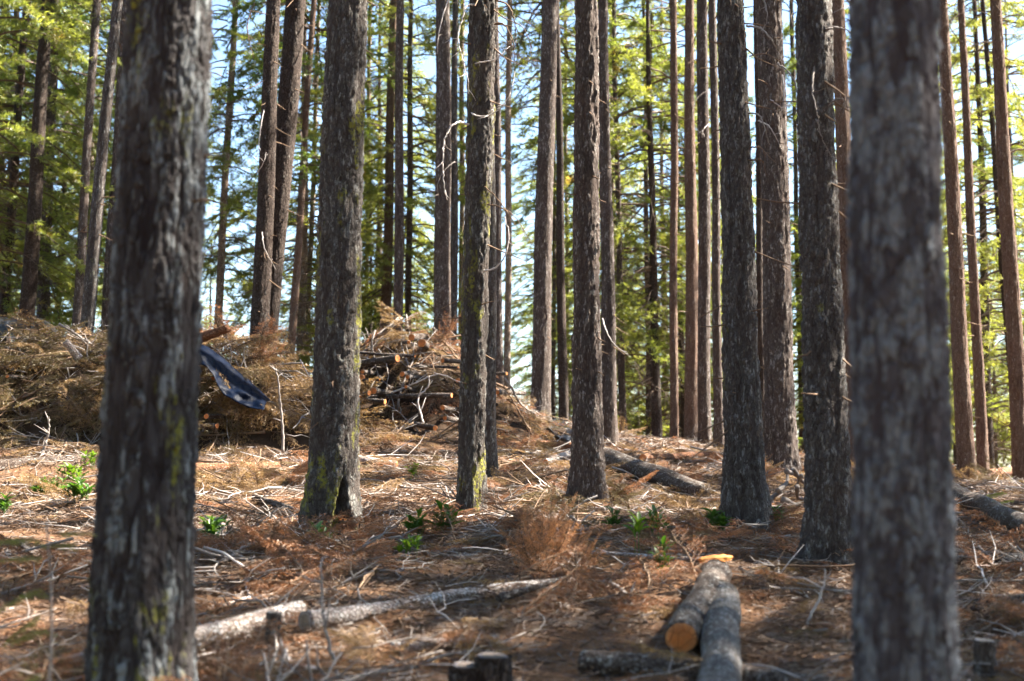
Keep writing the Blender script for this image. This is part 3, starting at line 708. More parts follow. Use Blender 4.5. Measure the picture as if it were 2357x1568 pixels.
for pts, r, m in ((c5((670, 190), (740, 240), (800, 320), (870, 430)), .011, 'twig_grey'), (c5((870, 430), (915, 500), (965, 620), (985, 790), (965, 960)), .009, 'twig_grey'),
                  (c5((900, 500), (890, 640), (880, 720), (890, 775)), .007, 'twig_white'), (c5((940, 690), (880, 735), (830, 720), (805, 680)), .007, 'twig_white'),
                  (c5((690, 740), (740, 790), (770, 900), (800, 970)), .008, 'twig_grey'), (c5((750, 790), (800, 870), (865, 975)), .006, 'twig_white'),
                  (c5((690, 380), (770, 400), (830, 440), (890, 470)), .006, 'twig_brown'), (c5((695, 960), (740, 990), (775, 1040)), .008, 'twig_brown'),
                  (c5((690, 1040), (740, 1070), (760, 1080)), .008, 'twig_brown'), (c5((760, 0), (775, 100), (775, 210), (740, 260)), .007, 'twig_grey')):
    limb('t30', pts, r, m)
for pts, r, m in ((c5((1215, 0), (1280, 70), (1320, 170), (1345, 280), (1365, 430)), .009, 'twig_grey'), (c5((1170, 215), (1230, 250), (1300, 315), (1340, 430)), .008, 'twig_grey'),
                  (c5((1100, 440), (1070, 580), (1060, 680), (1080, 800), (1100, 920), (1180, 1050)), .007, 'twig_grey'), (c5((1180, 690), (1230, 700), (1270, 740)), .007, 'twig_grey')):
    limb('t33', pts, r, m)
limb('t28', c5((440, 580), (360, 650), (330, 740), (350, 840), (420, 900)), .008, 'twig_grey'); limb('t28', c5((440, 800), (400, 850), (390, 900)), .008, 'twig_white')
limb('t22', [(1385, 735), (1393, 770), (1410, 800), (1440, 820)], .008, 'twig_white')

def stubs(key, n, seed, lo=0.8, droop=0.3, lmax=0.35):
    root, base, u, hv, rb, rt, Yd = TREES[key]; rs = np.random.default_rng(seed); mb = MB()
    for k in range(n):
        h = rs.uniform(lo, hv + 0.2); a = rs.uniform(0, 6.28); r = rb + (rt - rb) * h / hv; l = rs.uniform(0.05, lmax) ** 1.0
        d = np.array([math.cos(a), math.sin(a), rs.uniform(-0.5, 0.35)]); p = np.array([u.x * h, 0, h]) + d * r * 0.8 * np.array([1, 1, 0])
        e = p + d * (l + 0.03); e[2] -= droop * l
        mb.tube(np.array([p, (p + e) / 2 + rs.normal(0, 0.01, 3), e]), [0.009, 0.006, 0.003], 4)
    tag(obj('branch_stubs', mb.mesh('branch_stubs', [M['twig_brown']]), root), kind='stuff')
for k, n in (('t8', 10), ('t16', 26), ('t22', 16), ('t30', 26), ('t33', 16), ('t32', 22), ('t23', 16), ('t17', 12), ('t5a', 30), ('t5b', 26), ('t2', 16),
             ('t20', 16), ('t13', 14), ('t28', 18), ('t27', 14), ('t26', 18), ('t36', 22), ('t37', 14), ('t39', 26), ('t34', 20), ('near_left', 5)):
    stubs(k, n, len(k) * 31 + n, lmax=0.1 if k in ('t8', 't22', 'near_left', 't13', 't20') else 0.38)

# ------------------------------------------------------------------ dry boughs, twigs and litter pieces
def make_bough(name, seed, nmat, wmat, droop=0.25, hang=0.25, per_m=75, ns=0.034, nw=0.0075, ntw=15, wide=0.36, bare=0.0):
    rs = np.random.default_rng(seed); mb = MB(); s = np.linspace(0, 1, 8)
    P = np.stack([s, 0.06 * np.sin(s * 3 + seed), 0.10 * s - droop * s * s], 1); P[:, 1:] += rs.normal(0, 0.008, (8, 2))
    mb.tube(P, np.linspace(0.011, 0.003, 8), 4, 0, False)
    SA, SB = [], []
    for side in (-1, 1):
        for k in range(ntw):
            t = 0.14 + 0.84 * (k + rs.random()) / ntw; i = min(6, int(t * 7)); b = P[i] + (P[i + 1] - P[i]) * (t * 7 - i)
            l = wide * (1.12 - t) * rs.uniform(0.6, 1.25) + 0.05; a = side * rs.uniform(0.6, 1.15)
            d = np.array([math.cos(a), math.sin(a), -hang * rs.uniform(0.3, 1.8)]); d /= np.linalg.norm(d)
            q = b + d * l * 0.55; e = b + d * l + np.array([0, 0, -hang * l * 0.5]) + rs.normal(0, 0.012, 3)
            mb.tube(np.array([b, q, e]), [0.004, 0.003, 0.0015], 3, 0, False)
            if rs.random() < bare: continue
            SA += [b + 0.15 * (q - b), q]; SB += [q, e]
            for c in range(3):
                t2 = rs.uniform(0.25, 0.9); p = b + (e - b) * t2; a2 = a + rs.choice([-1, 1]) * rs.uniform(0.5, 0.9)
                d2 = np.array([math.cos(a2), math.sin(a2), -hang * rs.uniform(0.3, 2)]); SA.append(p); SB.append(p + d2 / np.linalg.norm(d2) * l * rs.uniform(0.25, 0.5))
    SA.append(P[-2]); SB.append(P[-1] + (P[-1] - P[-2]) * 0.5)
    needles_on(mb, np.array(SA), np.array(SB), ns, nw, per_m, 1, rs, 0.8, 0.7)
    return mb.mesh(name, [M[wmat], M[nmat]])
BOUGH = {}
for c in ('tan', 'rust', 'olive'):
    BOUGH[c] = [make_bough('dry_bough', 300 + k + {'tan': 0, 'rust': 10, 'olive': 20}[c], 'needle_' + c, 'twig_brown', (0.25, 0.45, 0.1)[k], (0.25, 0.6, 0.15)[k]) for k in range(3)]
BOUGH['orange'] = [make_bough('dry_bough', 360 + k, 'needle_orange', 'twig_brown', 0.1, 0.1) for k in range(2)]  # boughs in the rust tone lightened as if sunlit
BOUGH['green'] = [make_bough('green_bough', 340 + k, 'needle_green', 'twig_brown', 0.25, 0.2, 90, 0.04, 0.01) for k in range(2)]

def twig_mesh(name, seed, mat, L=0.6, r=0.005, wig=0.06, forks=3):
    rs = np.random.default_rng(seed); n = 8; s = np.linspace(0, 1, n)
    P = np.stack([L * (s - 0.5), np.cumsum(rs.normal(0, wig * L / 2.5, n)), np.abs(np.cumsum(rs.normal(0, wig * L / 6, n)))], 1)
    P[:, 1] += rs.uniform(-0.25, 0.25) * L * (s - 0.5) ** 2 * 2
    mb = MB(); mb.tube(P, np.linspace(r, r * 0.4, n), 5, 0, True)
    for k in range(forks):
        i = rs.integers(2, n - 1); d = np.array([rs.uniform(0.3, 1), rs.choice([-1, 1]) * rs.uniform(0.3, 1), rs.uniform(0, 0.5)]); d /= np.linalg.norm(d); l = L * rs.uniform(0.12, 0.35)
        mb.tube(np.array([P[i], P[i] + d * l * 0.5 + rs.normal(0, 0.02 * L, 3), P[i] + d * l]), [r * .6, r * .45, r * .2], 4, 0, False)
    return mb.mesh(name, [M[mat]], True)
def scatter(name, pts, rot, scl, idx, meshes, parent=None, loc=(0, 0, 0)):
    """one object of uncountable pieces: geometry-node instances on a cloud of points"""
    src = bpy.data.collections.new(name + '_pieces')
    for k, me in enumerate(meshes):
        src.objects.link(bpy.data.objects.new('%s_piece_%02d' % (name, k), me))
    me = bpy.data.meshes.new(name); P = np.asarray(pts, np.float32) - np.asarray(loc, np.float32); me.vertices.add(len(P)); me.vertices.foreach_set('co', P.ravel())
    a = me.attributes.new('rot', 'FLOAT_VECTOR', 'POINT'); a.data.foreach_set('vector', np.asarray(rot, np.float32).ravel())
    a = me.attributes.new('scl', 'FLOAT', 'POINT'); a.data.foreach_set('value', np.asarray(scl, np.float32))
    a = me.attributes.new('pick', 'INT', 'POINT'); a.data.foreach_set('value', np.asarray(idx, np.int32))
    o = obj(name, me, parent, (0, 0, 0) if parent else loc)
    g = bpy.data.node_groups.new(name, 'GeometryNodeTree')
    g.interface.new_socket('Geometry', in_out='INPUT', socket_type='NodeSocketGeometry'); g.interface.new_socket('Geometry', in_out='OUTPUT', socket_type='NodeSocketGeometry')
    gi, go = g.nodes.new('NodeGroupInput'), g.nodes.new('NodeGroupOutput')
    ci = g.nodes.new('GeometryNodeCollectionInfo'); ci.inputs['Collection'].default_value = src
    ci.inputs['Separate Children'].default_value = True; ci.inputs['Reset Children'].default_value = True
    ip = g.nodes.new('GeometryNodeInstanceOnPoints'); ip.inputs['Pick Instance'].default_value = True
    def na(nm, t):
        n = g.nodes.new('GeometryNodeInputNamedAttribute'); n.data_type = t; n.inputs['Name'].default_value = nm
        return [s for s in n.outputs if s.enabled and s.name == 'Attribute'][0]
    L = g.links.new
    L(gi.outputs[0], ip.inputs['Points']); L(ci.outputs[0], ip.inputs['Instance']); L(na('pick', 'INT'), ip.inputs['Instance Index'])
    er = g.nodes.new('FunctionNodeEulerToRotation'); L(na('rot', 'FLOAT_VECTOR'), er.inputs[0]); L(er.outputs[0], ip.inputs['Rotation'])
    L(na('scl', 'FLOAT'), ip.inputs['Scale']); L(ip.outputs[0], go.inputs[0])
    md = o.modifiers.new('pieces', 'NODES'); md.node_group = g
    return tag(o, kind='stuff')

def eul(d, up):
    d = Vector(d).normalized(); y = Vector(up).cross(d); y = y.normalized() if y.length > 1e-4 else Vector((0, 1, 0)); z = d.cross(y)
    return tuple(Matrix((d, y, z)).transposed().to_euler())
def slope_rot(x, y, az, fn=gz, tilt=0.0):
    e = 0.12
    dzx = (fn(x + e, y) - fn(x - e, y)) / (2 * e); dzy = (fn(x, y + e) - fn(x, y - e)) / (2 * e)
    out = np.zeros((len(x), 3))
    for i in range(len(x)):
        n = Vector((-dzx[i], -dzy[i], 1)).normalized(); d = Vector((math.cos(az[i]), math.sin(az[i]), 0)); d = (d - n * d.dot(n)).normalized()
        t = tilt[i] if hasattr(tilt, '__len__') else tilt
        d = (d + n * t).normalized(); out[i] = eul(d, n)
    return out
def wedge(n, y0, y1, m=1.6, power=1.0, rs=RNG):
    y = y0 + (y1 - y0) * rs.random(n) ** power; x = rs.uniform(-1, 1, n) * (0.37 * y + m)
    return x, y

TW = [twig_mesh('twig', 500 + k, ('twig_grey', 'twig_brown', 'twig_white', 'twig_brown', 'twig_grey')[k % 5], 0.7, 0.005, (0.05, 0.12, 0.08)[k % 3]) for k in range(10)]
TWB = [twig_mesh('stick', 540 + k, ('twig_brown', 'twig_grey')[k % 2], 0.9, 0.013, 0.05, 4) for k in range(6)]
# --- forest floor litter
rs = np.random.default_rng(50)
def litter_mesh():
    rs = np.random.default_rng(51); n = 2400000
    y = rs.uniform(3.6, 28.5, n); x = rs.uniform(-1, 1, n) * (0.37 * 28.5 + 1.4)
    dens = np.interp(y, [3.6, 8, 14, 20, 28.5], [0.8, 0.98, 0.66, 0.34, 0.2]) * (0.35 + 1.3 * sstep(0.36, 0.62, fbm(np.stack([x, y, 0 * x], 1) * 1.7, 2, 88)))
    k = (np.abs(x) < 0.37 * y + 1.3) & (rs.random(n) < dens); x, y = x[k], y[k]; n = len(x)
    g = gz(x, y); kind = rs.random(n); az = rs.uniform(0, 6.28, n); far = np.interp(y, [4, 14, 28], [0.8, 1.1, 1.7])
    L = np.where(kind < 0.80, rs.uniform(0.03, 0.085, n), rs.uniform(0.08, 0.30, n)) * np.sqrt(far); w = np.where(kind < 0.80, rs.uniform(0.0018, 0.0042, n), rs.uniform(0.002, 0.0042, n)) * far
    c = np.stack([x, y, g + rs.uniform(-0.004, 0.04, n)], 1); d = np.stack([np.cos(az), np.sin(az), rs.normal(0, 0.22, n)], 1) * L[:, None] * 0.5
    sd = np.stack([-np.sin(az), np.cos(az), rs.normal(0, 0.6, n)], 1) * w[:, None]
    V = np.stack([c - d - sd, c - d + sd, c + d], 1).reshape(-1, 3); mi = np.where(kind < 0.80, 0, np.where(kind < 0.9, 1, 2))
    return mesh_np('needle_litter', V, np.arange(n * 3).reshape(-1, 3), [M['needle_floor'], M['twig_brown'], M['twig_grey']], mi)
o = tag(obj('needle_litter', litter_mesh()), kind='stuff')
tag(o, 'brown needles and fine twigs covering the forest floor', 'litter')
x, y = wedge(3000, 3.8, 28, 1.4, 0.85, rs); n = len(x); rot = slope_rot(x, y, rs.uniform(0, 6.28, n), gz, rs.uniform(-0.05, 0.25, n))
clump = fbm(np.stack([x * 0.9, y * 0.9, 0 * x], 1), 2, 77); keep = clump > 0.42
sc = rs.uniform(0.2, 0.6, n); pk = np.where(rs.random(n) < np.interp(y, [9, 14], [0.6, 0.3]), rs.integers(3, 6, n), rs.integers(0, 3, n)); pk = np.where(rs.random(n) < 0.1, rs.integers(6, 9, n), pk)
CC = [wedge(46, 11.5, 26.5, 0.5, 1.0, rs), wedge(22, 5.6, 11.5, 0.3, 1.0, rs)]; ccx = np.concatenate([c[0] for c in CC]); ccy = np.concatenate([c[1] for c in CC])
for k in ('t16', 't22', 't30', 't33', 't32', 't17', 't23', 't36'):
    b_ = TREES[k][1]; ccx = np.append(ccx, b_.x + 0.12); ccy = np.append(ccy, b_.y + 0.02)
def clumps(per, sp):
    j = np.repeat(np.arange(len(ccx)), per); f = np.interp(ccy[j], [6, 12, 26], [0.6, 1.0, 1.3])
    return ccx[j] + rs.normal(0, sp, len(j)) * f, ccy[j] + rs.normal(0, sp * 1.2, len(j)) * f, j
x2, y2, j2 = clumps(13, 0.26); n2 = len(x2); keep = np.concatenate([keep, np.ones(n2, bool)])
rot = np.concatenate([rot, slope_rot(x2, y2, rs.uniform(0, 6.28, n2), gz, rs.uniform(0.0, 0.75, n2))]); sc = np.concatenate([sc, rs.uniform(0.25, 0.62, n2)])
hue = rs.choice([0, 0, 1, 2], len(ccx)); hue[46:] = 1; pk = np.concatenate([pk, hue[j2] * 3 + rs.integers(0, 3, n2)]); x = np.concatenate([x, x2]); y = np.concatenate([y, y2])
o = scatter('dry_bough_litter', np.stack([x, y, gz(x, y) + 0.012], 1)[keep], rot[keep], sc[keep], pk[keep], BOUGH['tan'] + BOUGH['rust'] + BOUGH['olive'])
tag(o, 'rusty dry fir twigs with needles strewn over the floor', 'brush')
x, y = wedge(2600, 3.6, 28, 1.4, 0.85, rs); n = len(x); rot = slope_rot(x, y, rs.uniform(0, 6.28, n), gz, rs.normal(0, 0.10, n))
big = rs.random(n) < 0.08
scl_ = np.where(big, rs.uniform(1.2, 2.2, n), rs.uniform(0.35, 1.1, n)); pk = rs.integers(0, 10, n)
lm_ = (hit(1567, 1522) + hit(1652, 1360)) / 2; ok_ = np.hypot((x - lm_.x) / 0.75, (y - lm_.y) / 1.3) > np.where(scl_ > 1.15, 1.7, np.where(scl_ > 0.6, 1.05, 0.6)); x, y, rot, scl_, pk = x[ok_], y[ok_], rot[ok_], scl_[ok_], pk[ok_]
x2, y2, j2 = clumps(6, 0.3); ok_ = np.hypot((x2 - lm_.x) / 0.75, (y2 - lm_.y) / 1.3) > 1.25; x2, y2, j2 = x2[ok_], y2[ok_], j2[ok_]; n2 = len(x2); rot = np.concatenate([rot, slope_rot(x2, y2, rs.uniform(0, 6.28, n2), gz, rs.normal(0.1, 0.22, n2))]); scl_ = np.concatenate([scl_, rs.uniform(0.4, 1.1, n2)])
pk = np.concatenate([pk, rs.integers(10, 16, n2)]); x = np.concatenate([x, x2]); y = np.concatenate([y, y2])
o = scatter('twig_litter', np.stack([x, y, gz(x, y) + 0.03], 1), rot, scl_, pk, TW + TWB)
tag(o, 'loose grey and brown sticks strewn over the forest floor', 'sticks')

# ------------------------------------------------------------------ brush piles
def brush_pile(label, cx, cy, hx, hy, hidx, seed, n, palette, scl, tl=0.95):
    fn = lambda a, b: heap(a, b, hidx)
    root = empty('brush_pile', (cx, cy, gz1(cx, cy)), label, 'brush pile'); rs = np.random.default_rng(seed)
    gx_, gy_ = np.linspace(cx - hx, cx + hx, 90), np.linspace(cy - hy, cy + hy, 70); X, Y = np.meshgrid(gx_, gy_); xf, yf = X.ravel(), Y.ravel()
    core = fn(xf, yf); g = gz(xf, yf); q = np.stack([xf, yf, core], 1)
    z = g - 0.05 + (core - g) * 0.86 + 0.22 * (fbm(q * 5, 3, seed) - 0.55) * sstep(0.1, 0.5, core - g)
    ii = (np.arange(69)[:, None] * 90 + np.arange(89)[None, :]).ravel()
    V = np.stack([xf, yf, z], 1) - np.array(tuple(root.location))
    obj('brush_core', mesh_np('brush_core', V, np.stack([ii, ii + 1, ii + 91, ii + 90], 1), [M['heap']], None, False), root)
    # boughs over the surface, hanging down the slope of the pile
    x = rs.uniform(cx - hx, cx + hx, n * 4); y = rs.uniform(cy - hy, cy + hy, n * 4); hh = fn(x, y) - gz(x, y)
    k = np.where(rs.random(len(x)) < np.clip(hh * 2.2, 0.03, 1))[0]; k = k[hh[k] > 0.06][:n]; x, y, hh = x[k], y[k], hh[k]
    e = 0.1; dzx = (fn(x + e, y) - fn(x - e, y)) / (2 * e); dzy = (fn(x, y + e) - fn(x, y - e)) / (2 * e)
    az = np.arctan2(-dzy, -dzx) + rs.normal(0, 0.8, len(x)); rot = slope_rot(x, y, az, fn, rs.uniform(0.0, tl, len(x)))
    relh = hh / hh.max(); pk = palette(relh, x, rs)
    pts = np.stack([x, y, fn(x, y) - 0.03 + rs.uniform(-0.14, 0.02, len(x))], 1)
    tag(scatter('dry_boughs', pts, rot, rs.uniform(scl[0], scl[1], len(x)), pk, BOUGH['tan'] + BOUGH['rust'] + BOUGH['olive'], root, tuple(root.location)), kind='stuff')
    m = n // 2; j = rs.integers(0, len(x), m)
    rot = slope_rot(x[j], y[j], rs.uniform(0, 6.28, m), fn, rs.normal(0, 0.14, m))
    tag(scatter('bare_sticks', pts[j] + np.array([0, 0, 0.07]), rot, rs.uniform(0.6, 1.7, m), rs.integers(0, 16, m), TW + TWB, root, tuple(root.location)), kind='stuff')
    return root
def pal_left(h, x, rs):
    p = rs.random(len(h)); lo = np.where(p < 0.8, rs.integers(6, 9, len(h)), rs.integers(0, 3, len(h))); hi = np.where(p < 0.45, rs.integers(3, 6, len(h)), rs.integers(0, 3, len(h)))
    r = np.where(h > 0.86, hi, lo); return np.where((x > -3.6), rs.integers(0, 3, len(h)), r)
def pal_mid(h, x, rs):
    p = rs.random(len(h)); return np.where(p < 0.4, rs.integers(3, 6, len(h)), np.where(p < 0.75, rs.integers(0, 3, len(h)), rs.integers(6, 9, len(h))))
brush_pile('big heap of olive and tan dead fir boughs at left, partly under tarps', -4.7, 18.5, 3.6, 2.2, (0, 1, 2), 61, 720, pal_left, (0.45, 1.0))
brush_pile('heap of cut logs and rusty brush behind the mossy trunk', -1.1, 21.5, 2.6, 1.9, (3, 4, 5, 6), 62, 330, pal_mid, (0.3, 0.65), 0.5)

# ------------------------------------------------------------------ logs
def disc(name, r, mat, seed=0, n=24):
    rs = np.random.default_rng(seed); th = np.arange(n) * 2 * np.pi / n; rr_ = r * (1 + 0.035 * np.cos(2 * th + seed) + 0.02 * rs.normal(0, 1, n))
    RF = ((1, 0), (0.97, 0.004), (0.86, 0.0055), (0.5, 0.006))
    V = [np.stack([np.cos(th) * rr_ * f, np.sin(th) * rr_ * f, np.full(n, zz)], 1) for f, zz in RF] + [np.array([[0, 0, 0.004]])]
    j = np.arange(n); j2 = (j + 1) % n
    Q = np.concatenate([np.stack([k * n + j, k * n + j2, (k + 1) * n + j2, (k + 1) * n + j], 1) for k in (0, 1, 2)]); T = np.stack([3 * n + j, 3 * n + j2, np.full(n, 4 * n)], 1)
    return mesh_np(name, np.concatenate(V), [Q, T], [mat], None, False, {'rf': np.concatenate([np.full(n, f) for f, _ in RF] + [[0.0]])})
def log(name, label, p0, p1, r0, r1, mat='log_bark', cut0='cut_wood', cut1='cut_wood', cat='log', group=None, bend=0.0, seed=1, amp=0.006, nth=28, sag=0.0, ragged=False):
    p0, p1 = Vector(p0), Vector(p1); ax = p1 - p0; L = ax.length; n = max(8, min(140, int(L / 0.025)))
    s = np.linspace(0, 1, n); rs = np.random.default_rng(seed + 5)
    path = np.stack([bend * np.sin(np.pi * s) + 0.006 * np.sin(s * L * 5 + seed), sag * np.sin(np.pi * s) + 0.006 * np.cos(s * L * 4 + seed), s * L], 1)
    rad = r0 + (r1 - r0) * s
    th = np.arange(nth) * 2 * np.pi / nth; TH, SS = np.meshgrid(th, s * L); thf, hf = TH.ravel(), SS.ravel()
    bk = bark_field(thf, hf, (r0 + r1) / 2, seed, 0.6)
    R = np.repeat(rad, nth) * (1 + 0.05 * np.cos(2 * thf + seed) + 0.12 * (fbm(np.stack([np.cos(thf), np.sin(thf), hf * 3], 1) + seed, 2, seed) - 0.5)) + amp * (bk - 0.5)
    V = np.repeat(path, nth, 0) + np.stack([R * np.cos(thf), R * np.sin(thf), 0 * R], 1)
    if ragged:
        e = sstep(0.88, 1.0, np.repeat(s, nth)); V[:, 2] += e * 0.25 * L * 0.3 * (vnoise(np.stack([np.cos(thf) * 3, np.sin(thf) * 3, 0 * thf], 1), seed) - 0.5)
    i = np.arange(n - 1)[:, None] * nth; j = np.arange(nth)[None, :]; j2 = (j + 1) % nth
    F = np.stack([i + j, i + j2, i + nth + j2, i + nth + j], -1).reshape(-1, 4)
    V = np.concatenate([V, path[:1], path[-1:]]); jj = np.arange(nth)
    T = np.concatenate([np.stack([(jj + 1) % nth, jj, np.full(nth, n * nth)], 1), np.stack([(n - 1) * nth + jj, (n - 1) * nth + (jj + 1) % nth, np.full(nth, n * nth + 1)], 1)])
    bk = np.concatenate([bk, [0.3, 0.3]])
    o = obj(name, mesh_np(name, V, [F, T], [M[mat]], None, True, {'bark': bk}), None, p0); o.rotation_euler = ax.to_track_quat('Z', 'Y').to_euler()
    tag(o, label, cat, group)
    if cut0:
        c = obj('cut_face', disc('cut_face', r0 * 0.97, M[cut0], seed), o, (path[0, 0], path[0, 1], -0.003)); c.rotation_euler = (math.pi, 0, 0)
    if cut1: obj('cut_face', disc('cut_face', r1 * 0.97, M[cut1], seed + 1), o, (path[-1, 0], path[-1, 1], L + 0.003))
    return o
def glog(label, a, b, w0, w1, lift=(0.6, 0.6), **kw):
    """a log lying on the ground between two picked points, widths in frame pixels"""
    A, B = hit(*a), hit(*b); r0, r1 = w0 * pxm(A.y) / 2, w1 * pxm(B.y) / 2
    A.z += r0 * lift[0]; B.z += r1 * lift[1]
    return log(kw.pop('name', 'fallen_log'), label, A, B, r0, r1, **kw)

# pile logs: (x, y, radius) of the sawn ends in a picked crop, the way the log runs back, and what sets it apart
ends = [(605, 215, 25, .2, 'topmost of the log pile'), (580, 250, 14, -.3, 'small one tucked under the topmost log'), (675, 260, 32, .1, 'largest, upper right of the pile top'),
        (500, 372, 28, -1.0, 'large one pointing right above the middle'), (625, 355, 13, -1.25, 'thin one lying across beside the large upper one'), (255, 465, 16, .2, 'upper of two at the left end'),
        (245, 505, 25, -.3, 'lower of two at the left end'), (370, 515, 11, -1.25, 'thin pole pointing right at the left end'), (535, 482, 20, .3, 'deep set in the middle of the pile'),
        (575, 505, 16, .5, 'behind the pale bare branch in the middle'), (330, 605, 27, .3, 'dull one above the lower left corner'), (300, 620, 19, -.7, 'half hidden by the dull lower left one'),
        (230, 650, 22, -.4, 'lowest at the left edge'), (410, 678, 20, -1.15, 'lower left, pointing right'), (888, 635, 18, -1.2, 'long one lying across the lower right'),
        (935, 528, 18, .3, 'right edge at half height'), (935, 440, 12, -1.1, 'upper right edge lying across'), (830, 385, 17, .6, 'upper right under the rusty bush'),
        (830, 722, 19, .2, 'low in the dark hollow'), (845, 795, 17, .4, 'bottom right of the dark hollow'), (770, 868, 20, -.5, 'separate, at the foot of the pile'),
        (1218, 615, 18, .4, 'just right of the slim grey trunk'), (1285, 480, 13, -1.1, 'pole sticking out right of the slim grey trunk'), (565, 575, 12, .2, 'small one below the middle')]
for i, (ex, ey, er, az, what) in enumerate(ends):
    px, py = (800 + ex / 2.946) / 1.0607, (750 + ey / 2.946) / 1.0607
    p = hit(px, py, heap, 15, 26); p = at(px, py, p.y - 0.52 - 0.03 * (i % 3)); r = er / 2.946 / 1.0607 * pxm(p.y) * 1.0
    d = Vector((math.sin(az), math.cos(az), 0.10 - 0.05 * (i % 4))); L = 0.9 + 0.13 * (i % 5)
    log('cut_log', 'sawn log with orange end, ' + what, p, p + d * L, r, r * 0.9, 'log_bark', 'cut_wood', 'cut_wood', 'log', 'sawn logs in the brush piles', seed=i + 3, nth=18)
for i, (ex, ey, er, az, what) in enumerate([(48, 440, 12, .2, 'at the far left of the brush'), (1365, 452, 18, -.2, 'under the blue tarp'), (1318, 700, 18, .3, 'upper of two below the blue tarp'), (1385, 762, 18, -1.15, 'lower of two below the blue tarp')]):
    px, py = ex / 2.619 / 1.0607, (750 + ey / 2.619) / 1.0607
    p = hit(px, py, heap, 13, 24); p = at(px, py, p.y - 0.4); r = er / 2.619 / 1.0607 * pxm(p.y)
    d = Vector((math.sin(az), math.cos(az), 0.03))
    log('cut_log', 'sawn log with orange end, ' + what, p, p + d * 1.1, r, r * .9, 'log_bark', 'cut_wood', 'cut_wood', 'log', 'sawn logs in the brush piles', seed=i + 41, nth=18)
p = at(420, 790, 17.9); log('broken_log', 'broken red brown log jutting out above the blue tarp', p, at(526, 756, 17.6), 0.075, 0.05, 'log_rotten', None, None, seed=71, ragged=True)
p = at(184, 826, 17.6); log('broken_log', 'short pale broken limb leaning on the slim trunk in the left brush', p, at(152, 786, 17.5), 0.05, 0.04, 'log_pale', None, 'cut_old', seed=72)

# logs on the ground
glog('sawn log with glowing orange end in the right foreground', (1567, 1522), (1652, 1360), 74, 66, (1.35, 1.1), seed=81, nth=40, name='cut_log')
glog('grey sawn log running out of the bottom of the picture at right', (1652, 1700), (1664, 1428), 100, 74, (1.2, 1.5), mat='log_grey', seed=82, nth=40, name='cut_log', cut1='cut_old')
glog('long pale barkless log lying across the left foreground', (705, 1455), (1312, 1358), 50, 42, (0.9, 0.6), mat='log_pale', seed=83, nth=36, cut0='cut_old', cut1=None, bend=0.03)
glog('short whitish log end beside the large foreground trunk', (380, 1515), (692, 1425), 62, 44, (0.9, 0.8), mat='log_pale', seed=84, nth=36, cut0=None, cut1='cut_old')
glog('low pale stick log in front of the long barkless log', (900, 1500), (1150, 1478), 26, 18, (0.8, 0.6), mat='log_pale', seed=85)
glog('dark rotten log along the bottom edge below the sawn log', (1345, 1545), (1990, 1610), 58, 60, (0.7, 0.6), mat='log_bark', seed=86, nth=36, cut0=None, cut1=None)
glog('fallen grey log beside the central brown trunk', (1385, 1085), (1620, 1152), 48, 38, (1.4, 1.1), mat='log_bark', seed=87, nth=36, cut0=None, cut1=None)
glog('mossy fallen log at the right edge behind the closest grey trunk', (2185, 1165), (2400, 1262), 44, 52, (1.6, 1.3), mat='log_bark', seed=88, nth=36, cut0=None, cut1=None)
glog('pale sunlit log at the foot of the log pile', (800, 1068), (912, 1082), 28, 24, (0.8, 0.8), mat='log_pale', seed=89)
glog('rotten red log beyond the large foreground trunk', (440, 1092), (640, 1085), 34, 26, (0.6, 0.5), mat='log_rotten', seed=90, cut0=None, cut1=None, ragged=True)
glog('weathered log below the small black tarp', (1205, 1030), (1330, 1045), 22, 26, (0.8, 0.8), mat='log_rotten', seed=91, cut0=None, cut1=None)
glog('short split log under the small black tarp', (1255, 1072), (1325, 1045), 16, 14, (0.9, 0.9), mat='log_pale', seed=92)
glog('half buried dark log in the grass at left', (-40, 1085), (225, 1062), 34, 26, (0.4, 0.4), mat='log_bark', seed=93, cut0=None, cut1=None)
glog('sunlit log on the crest left of the thick dark trunk', (1480, 1062), (1640, 1052), 18, 15, (0.8, 0.8), mat='log_rotten', seed=94)
glog('low weathered log on the crest right of the closest grey trunk', (2210, 1105), (2370, 1088), 20, 22, (0.7, 0.7), mat='log_rotten', seed=95)
glog('dark blurred log right of the closest grey trunk', (2180, 1300), (2420, 1300), 22, 30, (0.8, 0.8), mat='log_bark', seed=96)
glog('dark blurred stick log low at the right edge', (2250, 1400), (2420, 1385), 30, 26, (0.8, 0.8), mat='log_bark', seed=97, cut0=None)
glog('slim brown log by the flared foot of the broad lichened trunk', (585, 1150), (690, 1185), 14, 12, (0.9, 0.9), mat='log_bark', seed=98)
A = hit(1610, 1312); B = hit(1684, 1310); A.z += .06; B.z += .07
ax = B - A; L_ = ax.length; rsp = np.random.default_rng(99); nsp = 9; V = []; F = []
prof = np.array([[-0.9, -0.55], [0.75, -0.6], [1.0, 0.1], [0.1, 0.75], [-1.0, 0.3]])          # cross-section of the split piece
for i in range(nsp):
    t_ = i / (nsp - 1); k_ = 0.034 * (0.35 + 0.65 * min(1, 5 * t_ + 0.1, 3.5 * (1 - t_) + 0.25))
    V += [(x_ * k_ * rsp.uniform(.85, 1.1), y_ * k_ * rsp.uniform(.8, 1.1), t_ * L_ + (rsp.normal(0, .012) if i in (0, nsp - 1) else 0)) for x_, y_ in prof]
for i in range(nsp - 1):
    F += [(i * 5 + j, i * 5 + (j + 1) % 5, (i + 1) * 5 + (j + 1) % 5, (i + 1) * 5 + j) for j in range(5)]
o = obj('split_log', mesh_np('split_log', np.array(V), [np.array(F), np.array([[4, 3, 2, 1, 0], [(nsp - 1) * 5 + j for j in range(5)]])], [M['split_wood']], None, False), None, A)
